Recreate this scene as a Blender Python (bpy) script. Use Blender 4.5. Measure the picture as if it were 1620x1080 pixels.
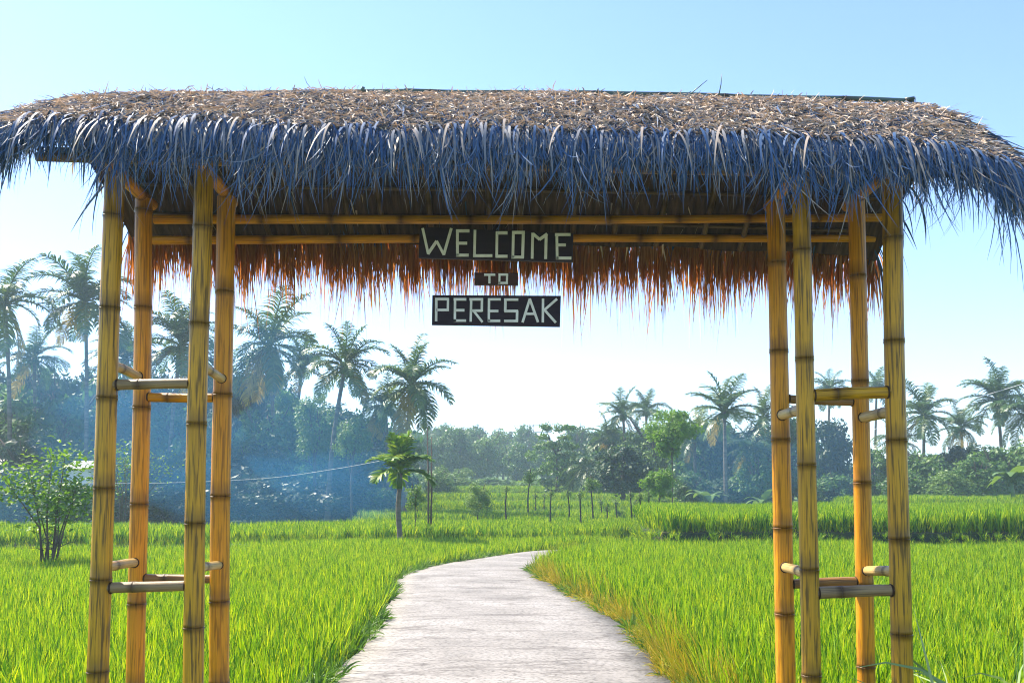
import bpy, math, random
import numpy as np
from mathutils import Vector, Matrix, Euler

for o in list(bpy.data.objects):
    bpy.data.objects.remove(o)
SC = bpy.context.scene
COL = SC.collection
R = math.radians

# ------------------------------------------------------------------ camera
F, PY, EYE = 1500.0, 663.0, 1.55           # focal length and principal row in photo pixels, eye height
TH = math.atan(0.075)
cam = bpy.data.cameras.new('camera')
cam_o = bpy.data.objects.new('camera', cam)
COL.objects.link(cam_o)
cam.sensor_width = 36.0
cam.lens = F / 1620 * 36
cam.shift_y = (PY - 540) / 1620
cam.clip_start, cam.clip_end = 0.05, 3000
cam_o.location = (0, 0, EYE)
cam_o.rotation_euler = (math.pi / 2 + TH, 0, 0)
SC.camera = cam_o

# ------------------------------------------------------------------ sky and sun
SUN_EL, SUN_AZ = R(49), R(-56)              # azimuth measured from +Y towards +X
SUN_STRENGTH, SKY_STRENGTH, EXPOSURE = 5.0, 0.12, 1.40
w = bpy.data.worlds.new('World')
SC.world = w
w.use_nodes = True
nt = w.node_tree
nt.nodes.clear()
sky = nt.nodes.new('ShaderNodeTexSky')
sky.sky_type = 'NISHITA'
sky.sun_disc = False
sky.sun_elevation = SUN_EL
sky.sun_rotation = SUN_AZ
sky.air_density, sky.dust_density, sky.ozone_density = 1.0, 0.25, 1.5
tint = nt.nodes.new('ShaderNodeMix'); tint.data_type = 'RGBA'; tint.blend_type = 'MULTIPLY'
tint.inputs[0].default_value = 1.0
tint.inputs[7].default_value = (0.84, 0.89, 1.05, 1)
bg = nt.nodes.new('ShaderNodeBackground')
bg.inputs[1].default_value = SKY_STRENGTH
wo = nt.nodes.new('ShaderNodeOutputWorld')
nt.links.new(sky.outputs[0], tint.inputs[6])
nt.links.new(tint.outputs[2], bg.inputs[0])
nt.links.new(bg.outputs[0], wo.inputs[0])
sl = bpy.data.lights.new('sun', 'SUN')
sl.energy = SUN_STRENGTH
sl.angle = R(0.5)
sl.color = (1.0, 0.90, 0.74)
so = bpy.data.objects.new('sun', sl)
COL.objects.link(so)
SUN_DIR = Vector((math.sin(SUN_AZ) * math.cos(SUN_EL), math.cos(SUN_AZ) * math.cos(SUN_EL), math.sin(SUN_EL)))
so.rotation_euler = (-SUN_DIR).to_track_quat('-Z', 'Y').to_euler()
so.location = SUN_DIR * 50
vs = SC.view_settings
SC.display_settings.display_device = 'sRGB'
vs.view_transform = 'Standard'; vs.look = 'None'; vs.gamma = 1.0; vs.exposure = EXPOSURE; vs.use_curve_mapping = False
SC.render.engine = 'CYCLES'
cy = SC.cycles
cy.max_bounces = 6; cy.diffuse_bounces = 3; cy.glossy_bounces = 2; cy.transmission_bounces = 4
cy.volume_bounces = 1; cy.transparent_max_bounces = 8
cy.use_denoising = True; cy.denoiser = 'OPENIMAGEDENOISE'; cy.denoising_prefilter = 'ACCURATE'; cy.denoising_input_passes = 'RGB_ALBEDO_NORMAL'
cy.caustics_reflective = cy.caustics_refractive = False
cy.filter_width = 1.1

# ------------------------------------------------------------------ helpers
def P(u, v, Y):
    """the point at distance Y along the view axis that the photo shows at (u, v)"""
    a, b = (u - 810) / F, (PY - v) / F
    dy = math.cos(TH) - b * math.sin(TH)
    dz = math.sin(TH) + b * math.cos(TH)
    s = Y / dy
    return Vector((a * s, Y, EYE + dz * s))

def G(u, v, z=0.0):
    a, b = (u - 810) / F, (PY - v) / F
    dy = math.cos(TH) - b * math.sin(TH)
    dz = math.sin(TH) + b * math.cos(TH)
    s = (z - EYE) / dz
    return Vector((a * s, dy * s, z))

def PXM(Y):                                  # metres per photo pixel at distance Y
    return Y / F

def tag(o, label=None, cat=None, group=None, kind=None):
    if label: o['label'] = label
    if cat: o['category'] = cat
    if group: o['group'] = group
    if kind: o['kind'] = kind
    return o

def link(name, data, parent=None, mat=None):
    o = bpy.data.objects.new(name, data)
    COL.objects.link(o)
    if parent is not None: o.parent = parent
    if mat is not None and data is not None and len(data.materials) == 0: data.materials.append(mat)
    return o

def empty(name, loc, label, cat, group=None, rz=0.0):
    o = bpy.data.objects.new(name, None)
    COL.objects.link(o)
    o.location = loc
    o.rotation_euler = (0, 0, rz)
    o.empty_display_size = 0.2
    return tag(o, label, cat, group)

def child(name, data, parent, mat=None):
    """a part whose mesh is in world coordinates"""
    o = link(name, data, parent, mat)
    M = Matrix.LocRotScale(parent.location, parent.rotation_euler, parent.scale)
    if parent.parent is not None:
        pp = parent.parent
        M = Matrix.LocRotScale(pp.location, pp.rotation_euler, pp.scale) @ parent.matrix_parent_inverse @ M
    o.matrix_parent_inverse = M.inverted()
    return o

def mesh(name, verts, faces, attrs=None, smooth=True, mat=None, uniform=None):
    """verts (n,3); faces: (m,4) or (m,3) array, or list of tuples"""
    me = bpy.data.meshes.new(name)
    verts = np.asarray(verts, dtype=np.float32).reshape(-1, 3)
    if isinstance(faces, np.ndarray):
        m, k = faces.shape
        me.vertices.add(len(verts)); me.vertices.foreach_set('co', verts.ravel())
        me.loops.add(m * k); me.loops.foreach_set('vertex_index', faces.ravel().astype(np.int32))
        me.polygons.add(m)
        me.polygons.foreach_set('loop_start', np.arange(0, m * k, k, dtype=np.int32))
    else:
        me.from_pydata(verts.tolist(), [], faces)
    me.update(calc_edges=True)
    if attrs:
        for k_, v_ in attrs.items():
            at = me.attributes.new(k_, 'FLOAT', 'POINT')
            at.data.foreach_set('value', np.asarray(v_, dtype=np.float32))
    if smooth: me.polygons.foreach_set('use_smooth', [True] * len(me.polygons))
    me.validate()
    if mat is not None: me.materials.append(mat)
    return me

def nrm(a):
    return a / np.maximum(np.linalg.norm(a, axis=-1, keepdims=True), 1e-9)

def blades(rng, root, d, width, length, nseg=4, grav=0.0, curl=0.0, side=None, tip=0.12, mid=1.0, tone=None, fold=0.0):
    """ribbon leaves; every argument per leaf; returns verts, quads, tone"""
    n = len(root)
    root = np.asarray(root, float); d = nrm(np.asarray(d, float))
    width = np.broadcast_to(np.asarray(width, float), (n,)); length = np.broadcast_to(np.asarray(length, float), (n,))
    grav = np.broadcast_to(np.asarray(grav, float), (n,))
    if side is None: side = rng.normal(size=(n, 3))
    side = nrm(side - d * (side * d).sum(1, keepdims=True))
    cv = rng.normal(size=(n, 3)) * curl
    p = root.copy(); V = []
    prof = lambda t: (0.55 + 0.45 * min(1, t * 3)) * (1 - t ** 2.2) * mid + tip * t
    for k in range(nseg + 1):
        t = k / nseg
        hw = (width * 0.5 * max(prof(t), 0.03))[:, None]
        V.append(p - side * hw); V.append(p + side * hw)
        sl_ = (length / nseg)[:, None]
        p = p + d * sl_
        d = nrm(d + np.array([0, 0, -1.0]) * (grav / nseg)[:, None] + cv / nseg)
        side = nrm(side - d * (side * d).sum(1, keepdims=True))
    V = np.stack(V, 1)                        # n, 2(nseg+1), 3
    kk = 2 * (nseg + 1)
    base = (np.arange(n) * kk)[:, None, None]
    q = np.array([[2 * k, 2 * k + 1, 2 * k + 3, 2 * k + 2] for k in range(nseg)])[None]
    T = rng.random(n) if tone is None else np.broadcast_to(np.asarray(tone, float), (n,))
    return V.reshape(-1, 3), (base + q).reshape(-1, 4), np.repeat(T, kk)

def join(parts):
    V, Q, T, off = [], [], [], 0
    for v, q, t in parts:
        V.append(v); Q.append(q + off); T.append(t); off += len(v)
    return np.concatenate(V), np.concatenate(Q), np.concatenate(T)

def tube(path, radii, sides=8, cap=True):
    """verts, faces(list) for a tube along path"""
    path = np.asarray([tuple(p) for p in path], float); n = len(path)
    radii = np.broadcast_to(np.asarray(radii, float), (n,))
    tan = nrm(np.gradient(path, axis=0))
    ref = np.array([0, 0, 1.0]) if abs(tan[0][2]) < 0.9 else np.array([0, 1.0, 0])
    V = []
    for i in range(n):
        a = nrm(np.cross(tan[i], ref)); b = np.cross(a, tan[i])
        for j in range(sides):
            th = 2 * math.pi * j / sides
            V.append(path[i] + radii[i] * (math.cos(th) * a + math.sin(th) * b))
    Fc = []
    for i in range(n - 1):
        for j in range(sides):
            k = (j + 1) % sides
            Fc.append((i * sides + j, i * sides + k, (i + 1) * sides + k, (i + 1) * sides + j))
    if cap:
        Fc.append(tuple(range(sides - 1, -1, -1)))
        Fc.append(tuple((n - 1) * sides + j for j in range(sides)))
    return V, Fc

def tubes(name, items, sides=6, mat=None):
    V, Fc = [], []
    for path, rad in items:
        v, f = tube(path, rad, sides)
        o = len(V); V += v; Fc += [tuple(i + o for i in q) for q in f]
    return mesh(name, np.array(V), Fc, mat=mat)

# ------------------------------------------------------------------ materials
def new_mat(name):
    m = bpy.data.materials.new(name); m.use_nodes = True
    n = m.node_tree.nodes; n.clear()
    out = n.new('ShaderNodeOutputMaterial')
    return m, n, m.node_tree.links, out

def ramp(n, stops):
    r = n.new('ShaderNodeValToRGB')
    e = r.color_ramp.elements
    while len(e) > 1: e.remove(e[-1])
    e[0].position, e[0].color = stops[0][0], (*stops[0][1], 1)
    for p_, c_ in stops[1:]:
        x = e.new(p_); x.color = (*c_, 1)
    return r

def leaf_mat(name, stops, trans, tmix=0.4, rough=0.55, spec=0.25, rand=0.5):
    """thin leaves: per-leaf tone attribute and per-object random pick the colour; part of the light passes through"""
    m, n, l, out = new_mat(name)
    at = n.new('ShaderNodeAttribute'); at.attribute_name = 'tone'
    oi = n.new('ShaderNodeObjectInfo')
    mx = n.new('ShaderNodeMix'); mx.inputs[0].default_value = rand
    l.new(at.outputs['Fac'], mx.inputs[2]); l.new(oi.outputs['Random'], mx.inputs[3])
    rp = ramp(n, stops); l.new(mx.outputs[0], rp.inputs[0])
    b = n.new('ShaderNodeBsdfPrincipled')
    b.inputs['Roughness'].default_value = rough
    b.inputs['Specular IOR Level'].default_value = spec
    l.new(rp.outputs[0], b.inputs['Base Color'])
    t = n.new('ShaderNodeBsdfTranslucent')
    tm = n.new('ShaderNodeMix'); tm.data_type = 'RGBA'; tm.blend_type = 'MULTIPLY'; tm.inputs[0].default_value = 1
    l.new(rp.outputs[0], tm.inputs[6]); tm.inputs[7].default_value = (*trans, 1)
    l.new(tm.outputs[2], t.inputs[0])
    ms = n.new('ShaderNodeMixShader'); ms.inputs[0].default_value = tmix
    l.new(b.outputs[0], ms.inputs[1]); l.new(t.outputs[0], ms.inputs[2]); l.new(ms.outputs[0], out.inputs[0])
    return m

def noise_mat(name, stops, scale=(1, 1, 1), rough=0.8, detail=6, bump=0.0, coord='Object', nscale=1.0, spec=0.3):
    m, n, l, out = new_mat(name)
    tc = n.new('ShaderNodeTexCoord'); mp = n.new('ShaderNodeMapping'); mp.inputs['Scale'].default_value = scale
    l.new(tc.outputs[coord], mp.inputs[0])
    nz = n.new('ShaderNodeTexNoise'); nz.inputs['Scale'].default_value = nscale; nz.inputs['Detail'].default_value = detail
    l.new(mp.outputs[0], nz.inputs['Vector'])
    rp = ramp(n, stops); l.new(nz.outputs[0], rp.inputs[0])
    b = n.new('ShaderNodeBsdfPrincipled'); b.inputs['Roughness'].default_value = rough
    b.inputs['Specular IOR Level'].default_value = spec
    l.new(rp.outputs[0], b.inputs['Base Color'])
    if bump:
        bp = n.new('ShaderNodeBump'); bp.inputs['Strength'].default_value = bump; bp.inputs['Distance'].default_value = 0.02
        l.new(nz.outputs[0], bp.inputs['Height']); l.new(bp.outputs[0], b.inputs['Normal'])
    l.new(b.outputs[0], out.inputs[0])
    return m

def bamboo_mat(name, light, dark, blotch, amount=0.5):
    """bamboo cane: long streaks, dark blotches and stained nodes; attributes len, ang, node"""
    m, n, l, out = new_mat(name)
    def attr(a):
        x = n.new('ShaderNodeAttribute'); x.attribute_name = a; return x.outputs['Fac']
    def mth(op, a, b=None):
        x = n.new('ShaderNodeMath'); x.operation = op
        for i, v in enumerate((a, b)):
            if v is None: continue
            if isinstance(v, (int, float)): x.inputs[i].default_value = v
            else: l.new(v, x.inputs[i])
        return x.outputs[0]
    oi = n.new('ShaderNodeObjectInfo')
    ln, an, nd = attr('len'), attr('ang'), attr('node')
    off = mth('MULTIPLY', oi.outputs['Random'], 57.0)
    def vec(ka, kl):
        c = n.new('ShaderNodeCombineXYZ')
        l.new(mth('MULTIPLY', mth('COSINE', an), ka), c.inputs[0]); l.new(mth('MULTIPLY', mth('SINE', an), ka), c.inputs[1])
        l.new(mth('ADD', mth('MULTIPLY', ln, kl), off), c.inputs[2]); return c.outputs[0]
    def noise(v, sc, det=5):
        z = n.new('ShaderNodeTexNoise'); z.inputs['Scale'].default_value = sc; z.inputs['Detail'].default_value = det
        l.new(v, z.inputs['Vector']); return z.outputs[0]
    streak = noise(vec(5, 1.2), 1.6)
    r1 = ramp(n, [(0.26, dark), (0.52, light)]); l.new(streak, r1.inputs[0])
    bl = noise(vec(3.2, 3.2), 1.3, 8)
    r2 = ramp(n, [(0.50, (0, 0, 0)), (0.62, (1, 1, 1))]); l.new(bl, r2.inputs[0])
    mx = n.new('ShaderNodeMix'); mx.data_type = 'RGBA'
    l.new(mth('MULTIPLY', r2.outputs[0], amount), mx.inputs[0]); l.new(r1.outputs[0], mx.inputs[6]); mx.inputs[7].default_value = (*blotch, 1)
    mx2 = n.new('ShaderNodeMix'); mx2.data_type = 'RGBA'
    l.new(mth('MULTIPLY', nd, mth('ADD', mth('MULTIPLY', streak, 0.9), 0.35)), mx2.inputs[0]); l.new(mx.outputs[2], mx2.inputs[6]); mx2.inputs[7].default_value = (0.05, 0.022, 0.006, 1)
    b = n.new('ShaderNodeBsdfPrincipled'); b.inputs['Roughness'].default_value = 0.36; b.inputs['Specular IOR Level'].default_value = 0.28
    l.new(mx2.outputs[2], b.inputs['Base Color'])
    bp = n.new('ShaderNodeBump'); bp.inputs['Strength'].default_value = 0.25; bp.inputs['Distance'].default_value = 0.01
    l.new(noise(vec(14, 1.5), 2.0), bp.inputs['Height']); l.new(bp.outputs[0], b.inputs['Normal'])
    l.new(b.outputs[0], out.inputs[0])
    return m

M = {}
M['bamboo_gold'] = bamboo_mat('golden bamboo', (0.74, 0.32, 0.008), (0.46, 0.15, 0.003), (0.16, 0.055, 0.004), 0.6)
M['bamboo_olive'] = bamboo_mat('weathered olive bamboo', (0.62, 0.32, 0.014), (0.34, 0.165, 0.008), (0.055, 0.035, 0.012), 0.78)
M['bamboo_pale'] = bamboo_mat('pale bamboo', (0.62, 0.44, 0.16), (0.46, 0.27, 0.07), (0.22, 0.12, 0.04), 0.5)
M['bamboo_grey'] = bamboo_mat('grey brown bamboo', (0.36, 0.24, 0.11), (0.20, 0.13, 0.06), (0.06, 0.04, 0.02), 0.6)
M['bamboo_teal'] = bamboo_mat('old dark green bamboo', (0.10, 0.15, 0.13), (0.05, 0.085, 0.08), (0.03, 0.04, 0.04), 0.6)
M['bamboo_brown'] = bamboo_mat('smoky brown bamboo', (0.36, 0.19, 0.06), (0.17, 0.085, 0.03), (0.05, 0.03, 0.015), 0.7)
M['bamboo_shaded'] = bamboo_mat('bamboo with roof shade in its colour', (0.17, 0.10, 0.05), (0.08, 0.048, 0.026), (0.02, 0.014, 0.01), 0.6)  # rafters and laths: the shade under the roof is put into a darker colour
M['socket'] = noise_mat('dark cut hole', [(0.3, (0.03, 0.015, 0.006)), (0.7, (0.07, 0.035, 0.012))])
M['thatch'] = leaf_mat('weathered thatch with painted blue shade', [(0.0, (0.03, 0.075, 0.18)), (0.35, (0.07, 0.14, 0.28)), (0.52, (0.14, 0.19, 0.27)), (0.62, (0.38, 0.32, 0.27)), (1.0, (0.74, 0.57, 0.43))], (0.9, 0.7, 0.5), 0.15, 0.6, 0.2, 0.0)  # weathered thatch; blue shade and sunlit tan painted into its low and high tones
M['thatch_inner'] = leaf_mat('sheltered red brown thatch', [(0.0, (0.14, 0.065, 0.026)), (0.5, (0.34, 0.17, 0.06)), (1.0, (0.62, 0.41, 0.18))], (1.5, 0.95, 0.5), 0.46, 0.6, 0.2, 0.0)
M['thatch_base'] = noise_mat('packed thatch', [(0.25, (0.035, 0.022, 0.018)), (0.55, (0.09, 0.055, 0.042)), (0.8, (0.16, 0.095, 0.065))], (40, 6, 6), 0.9, 4, 0.6)
M['board'] = noise_mat('dark painted board', [(0.3, (0.014, 0.006, 0.012)), (0.7, (0.028, 0.012, 0.02))], (3, 3, 30), 0.6, 4, 0.2)
M['board_brown'] = noise_mat('brown painted board', [(0.3, (0.035, 0.010, 0.006)), (0.7, (0.06, 0.018, 0.010))], (3, 3, 30), 0.6, 4, 0.2)
M['letter'] = noise_mat('off white strip', [(0.3, (0.72, 0.70, 0.64)), (0.7, (0.88, 0.86, 0.82))], (20, 20, 20), 0.6, 4)
M['wire'] = noise_mat('thin wire', [(0.3, (0.10, 0.10, 0.10)), (0.7, (0.2, 0.2, 0.2))])
M['cable'] = noise_mat('pale cable', [(0.3, (0.5, 0.5, 0.5)), (0.7, (0.7, 0.7, 0.7))])
M['bark'] = noise_mat('bark', [(0.3, (0.05, 0.035, 0.022)), (0.7, (0.14, 0.10, 0.07))], (4, 4, 1), 0.9, 6, 0.4)
M['bark_dark'] = noise_mat('dark sapling bark', [(0.3, (0.02, 0.018, 0.014)), (0.7, (0.05, 0.042, 0.03))], (4, 4, 1), 0.9, 4)
M['palm_bark'] = noise_mat('palm bark', [(0.3, (0.07, 0.055, 0.04)), (0.7, (0.20, 0.165, 0.13))], (1, 1, 6), 0.9, 6, 0.4)
M['soil'] = noise_mat('field soil', [(0.3, (0.02, 0.028, 0.010)), (0.7, (0.04, 0.055, 0.02))], (2, 2, 2), 0.95, 6, 0.4)
M['ground'] = noise_mat('grassy ground', [(0.3, (0.03, 0.06, 0.015)), (0.55, (0.07, 0.13, 0.02)), (0.75, (0.12, 0.16, 0.04))], (0.4, 0.4, 0.4), 0.95, 10, 0.4)
GREEN = [(0.0, (0.015, 0.07, 0.004)), (0.35, (0.07, 0.21, 0.005)), (0.65, (0.27, 0.46, 0.006)), (1.0, (0.60, 0.64, 0.03))]
M['rice'] = leaf_mat('rice leaf', GREEN, (1.35, 1.2, 0.3), 0.42, 0.5, 0.3, 0.12)
M['rice_yellow'] = leaf_mat('yellowing rice leaf', [(0.0, (0.12, 0.24, 0.01)), (0.35, (0.30, 0.36, 0.015)), (0.65, (0.48, 0.38, 0.035)), (1.0, (0.58, 0.47, 0.14))], (1.1, 0.9, 0.4), 0.35, 0.6, 0.2, 0.3)
M['weed'] = leaf_mat('weed leaf', [(0.0, (0.05, 0.13, 0.012)), (0.6, (0.12, 0.24, 0.025)), (1.0, (0.26, 0.36, 0.08))], (1.1, 1.1, 0.4), 0.35, 0.5, 0.3, 0.4)
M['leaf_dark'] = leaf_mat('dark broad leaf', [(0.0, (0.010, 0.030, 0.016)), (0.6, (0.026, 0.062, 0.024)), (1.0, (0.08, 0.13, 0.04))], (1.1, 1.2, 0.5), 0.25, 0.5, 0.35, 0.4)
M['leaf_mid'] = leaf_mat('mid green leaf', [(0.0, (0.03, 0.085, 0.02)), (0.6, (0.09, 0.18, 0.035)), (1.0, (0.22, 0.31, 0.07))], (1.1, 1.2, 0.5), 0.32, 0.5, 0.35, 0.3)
M['leaf_bright'] = leaf_mat('bright young leaf', [(0.0, (0.08, 0.18, 0.015)), (0.6, (0.16, 0.30, 0.02)), (1.0, (0.28, 0.40, 0.05))], (1.15, 1.15, 0.4), 0.4, 0.5, 0.3, 0.2)
M['leaf_pale'] = leaf_mat('pale dusty leaf', [(0.0, (0.07, 0.15, 0.03)), (0.6, (0.16, 0.26, 0.06)), (1.0, (0.30, 0.38, 0.12))], (1.1, 1.1, 0.5), 0.35, 0.5, 0.35, 0.3)
M['frond'] = leaf_mat('palm frond', [(0.0, (0.025, 0.07, 0.018)), (0.6, (0.065, 0.14, 0.03)), (1.0, (0.18, 0.24, 0.06))], (1.2, 1.1, 0.4), 0.28, 0.4, 0.5, 0.35)
M['frond_dry'] = leaf_mat('dry palm frond', [(0.0, (0.20, 0.15, 0.03)), (0.6, (0.34, 0.27, 0.05)), (1.0, (0.45, 0.36, 0.10))], (1.1, 1.0, 0.5), 0.3, 0.5, 0.3, 0.4)
M['areca'] = leaf_mat('areca frond', [(0.0, (0.05, 0.13, 0.012)), (0.5, (0.11, 0.24, 0.015)), (1.0, (0.30, 0.38, 0.04))], (1.2, 1.1, 0.35), 0.4, 0.4, 0.4, 0.2)
M['tuft'] = leaf_mat('pale broad grass', [(0.0, (0.14, 0.24, 0.06)), (0.5, (0.28, 0.38, 0.14)), (1.0, (0.48, 0.56, 0.30))], (1.0, 1.1, 0.5), 0.3, 0.45, 0.4, 0.2)
M['banana'] = leaf_mat('banana leaf', [(0.0, (0.07, 0.15, 0.03)), (1.0, (0.20, 0.30, 0.08))], (1.1, 1.1, 0.4), 0.35, 0.4, 0.5, 0.4)
M['plaster'] = noise_mat('white plaster', [(0.3, (0.6, 0.6, 0.58)), (0.7, (0.76, 0.76, 0.73))], (2, 2, 2))
M['roof_tile'] = noise_mat('grey roof sheet', [(0.3, (0.30, 0.30, 0.30)), (0.7, (0.45, 0.45, 0.44))], (2, 2, 2))
M['steel'] = noise_mat('grey steel', [(0.3, (0.22, 0.23, 0.25)), (0.7, (0.32, 0.33, 0.35))])

def path_mat():
    m, n, l, out = new_mat('worn concrete')
    tc = n.new('ShaderNodeTexCoord')
    def noise(scale, sc, det, dist=0.0):
        mp = n.new('ShaderNodeMapping'); mp.inputs['Scale'].default_value = scale
        l.new(tc.outputs['Object'], mp.inputs[0])
        z = n.new('ShaderNodeTexNoise'); z.inputs['Scale'].default_value = sc; z.inputs['Detail'].default_value = det
        z.inputs['Distortion'].default_value = dist
        l.new(mp.outputs[0], z.inputs['Vector']); return z.outputs[0]
    def mix(f, a, bcol, mode='MULTIPLY'):
        x = n.new('ShaderNodeMix'); x.data_type = 'RGBA'; x.blend_type = mode
        x.inputs[0].default_value = f; l.new(a, x.inputs[6]); l.new(bcol, x.inputs[7]); return x.outputs[2]
    base = ramp(n, [(0.3, (0.21, 0.195, 0.175)), (0.5, (0.275, 0.255, 0.23)), (0.7, (0.33, 0.31, 0.285))])
    l.new(noise((1.2, 1.2, 1), 1.0, 8), base.inputs[0])
    broom = ramp(n, [(0.33, (0.50, 0.48, 0.46)), (0.43, (0.9, 0.89, 0.88)), (0.7, (1, 1, 1))])
    l.new(noise((1.6, 3.0, 1), 1.7, 15, 1.2), broom.inputs[0])
    grain = ramp(n, [(0.36, (0.45, 0.44, 0.43)), (0.5, (0.97, 0.97, 0.97)), (0.62, (1, 1, 1))])
    l.new(noise((26, 40, 40), 1.0, 8), grain.inputs[0])
    crack = ramp(n, [(0.482, (1, 1, 1)), (0.497, (0.35, 0.32, 0.30)), (0.503, (0.35, 0.32, 0.30)), (0.518, (1, 1, 1))])
    l.new(noise((0.35, 1.6, 1), 1.0, 7, 0.3), crack.inputs[0])
    c = mix(0.55, base.outputs[0], broom.outputs[0])
    c = mix(0.95, c, grain.outputs[0])
    c = mix(0.6, c, crack.outputs[0])
    b = n.new('ShaderNodeBsdfPrincipled'); b.inputs['Roughness'].default_value = 0.85
    l.new(c, b.inputs['Base Color'])
    bp = n.new('ShaderNodeBump'); bp.inputs['Strength'].default_value = 0.5; bp.inputs['Distance'].default_value = 0.02
    l.new(noise((4, 9, 1), 3.0, 12), bp.inputs['Height']); l.new(bp.outputs[0], b.inputs['Normal'])
    l.new(b.outputs[0], out.inputs[0])
    return m
M['path'] = path_mat()

# ------------------------------------------------------------------ ground
GZ = -0.35
def ground_h(x, y):
    x = np.asarray(x, float); y = np.asarray(y, float)
    h = np.full(np.broadcast(x, y).shape, GZ)
    far = np.clip((y - 62) / 70, 0, 1)
    h = h + 1.9 * far * far * (3 - 2 * far)
    hill = np.clip((y - 130) / 120, 0, 1)
    h = h + 7.0 * hill * hill * (3 - 2 * hill) * np.exp(-((x + 8) / 60.0) ** 2)
    h = h + 0.12 * np.sin(x * 0.21) * np.cos(y * 0.17) * np.clip((y - 45) / 20, 0, 1)
    return h
gx = np.concatenate([np.linspace(-420, -70, 15), np.linspace(-60, 60, 49), np.linspace(70, 420, 15)])
gy = np.concatenate([np.linspace(-40, 40, 9), np.linspace(45, 140, 39), np.linspace(150, 600, 31)])
XX, YY = np.meshgrid(gx, gy)
ZZ = ground_h(XX, YY)
nx = len(gx)
idx = np.arange(len(gy) * nx).reshape(len(gy), nx)
gq = np.stack([idx[:-1, :-1], idx[:-1, 1:], idx[1:, 1:], idx[1:, :-1]], -1).reshape(-1, 4)
tag(link('ground', mesh('ground', np.stack([XX, YY, ZZ], -1).reshape(-1, 3), gq, mat=M['ground'])), kind='structure')

# haze: one closed box of thin even air round everything
def box_mesh(name, a, b, mat=None):
    x0, y0, z0 = a; x1, y1, z1 = b
    V = [(x0, y0, z0), (x1, y0, z0), (x1, y1, z0), (x0, y1, z0), (x0, y0, z1), (x1, y0, z1), (x1, y1, z1), (x0, y1, z1)]
    Fc = [(3, 2, 1, 0), (4, 5, 6, 7), (0, 1, 5, 4), (1, 2, 6, 5), (2, 3, 7, 6), (3, 0, 4, 7)]
    return mesh(name, V, Fc, smooth=False, mat=mat)
def haze_mat(density, color, aniso=0.2):
    m, n, l, out = new_mat('thin haze')
    v = n.new('ShaderNodeVolumePrincipled')
    v.inputs['Color'].default_value = (*color, 1); v.inputs['Density'].default_value = density; v.inputs['Anisotropy'].default_value = aniso
    l.new(v.outputs[0], out.inputs['Volume'])
    return m
tag(link('haze', box_mesh('haze', (-430, -45, -1.6), (430, 610, 26), haze_mat(0.0013, (0.60, 0.83, 1.0)))), kind='stuff')

# ------------------------------------------------------------------ path
def spline(pts, n=60):
    pts = [Vector(p) for p in pts]
    out = []
    for i in range(len(pts) - 1):
        p0 = pts[max(i - 1, 0)]; p1 = pts[i]; p2 = pts[i + 1]; p3 = pts[min(i + 2, len(pts) - 1)]
        for k in range(8):
            t = k / 8
            out.append(0.5 * ((2 * p1) + (p2 - p0) * t + (2 * p0 - 5 * p1 + 4 * p2 - p3) * t * t + (3 * p1 - p0 - 3 * p2 + p3) * t ** 3))
    out.append(pts[-1])
    d = [0]
    for a, b in zip(out, out[1:]): d.append(d[-1] + (b - a).length)
    res, j = [], 0
    for k in range(n):
        s = d[-1] * k / (n - 1)
        while j < len(d) - 2 and d[j + 1] < s: j += 1
        f = (s - d[j]) / max(d[j + 1] - d[j], 1e-9)
        res.append(out[j].lerp(out[j + 1], f))
    return res
Lpx = [(516, 1080), (582, 1011), (616, 952), (630, 917), (646, 906), (686, 895), (755, 883), (841, 871.5)]
Rpx = [(1062, 1080), (1000, 1005), (945, 962), (900, 938), (858, 915), (840, 901)]
Ledge = [Vector((-1.55, -4, 0)), Vector((-1.52, 3, 0))] + [G(*p) for p in Lpx] + [Vector((2.6, 26.4, 0)), Vector((5.4, 28.6, 0)), Vector((10, 30.8, 0))]
Redge = [Vector((1.6, -4, 0)), Vector((1.5, 3, 0))] + [G(*p) for p in Rpx] + [Vector((0.75, 20.3, 0)), Vector((1.3, 22.2, 0)), Vector((2.4, 24.4, 0)), Vector((5.5, 26.9, 0)), Vector((10.2, 28.8, 0))]
LS, RS = spline(Ledge, 120), spline(Redge, 120)
rg = random.Random(3)
NC = 9
V, Fc = [], []
for i, (a, b) in enumerate(zip(LS, RS)):
    a = a + Vector((rg.uniform(-.025, .025), rg.uniform(-.02, .02), 0)); b = b + Vector((rg.uniform(-.03, .03), rg.uniform(-.02, .02), 0))
    V.append(Vector((a.x, a.y, -0.34)))
    for k in range(NC):
        p = a.lerp(b, k / (NC - 1)); e = min(k, NC - 1 - k)
        p.z = (0.02 if e > 1 else 0.012 if e == 1 else 0.0) + 0.004 * math.sin(i * 0.9 + k)
        V.append(p)
    V.append(Vector((b.x, b.y, -0.34)))
W_ = NC + 2
for i in range(len(LS) - 1):
    for k in range(W_ - 1):
        Fc.append((i * W_ + k, i * W_ + k + 1, (i + 1) * W_ + k + 1, (i + 1) * W_ + k))
tag(link('path', mesh('path', [tuple(v) for v in V], Fc, mat=M['path'])), kind='structure')
# narrow concrete strip between two fields on the left
sa, sb = G(352, 861, 0), G(470, 860, 0)
tag(link('footpath', box_mesh('footpath', (sa.x, sa.y - 0.5, -0.345), (sb.x, sa.y + 0.45, 0.0), M['path'])), kind='structure')

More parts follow.
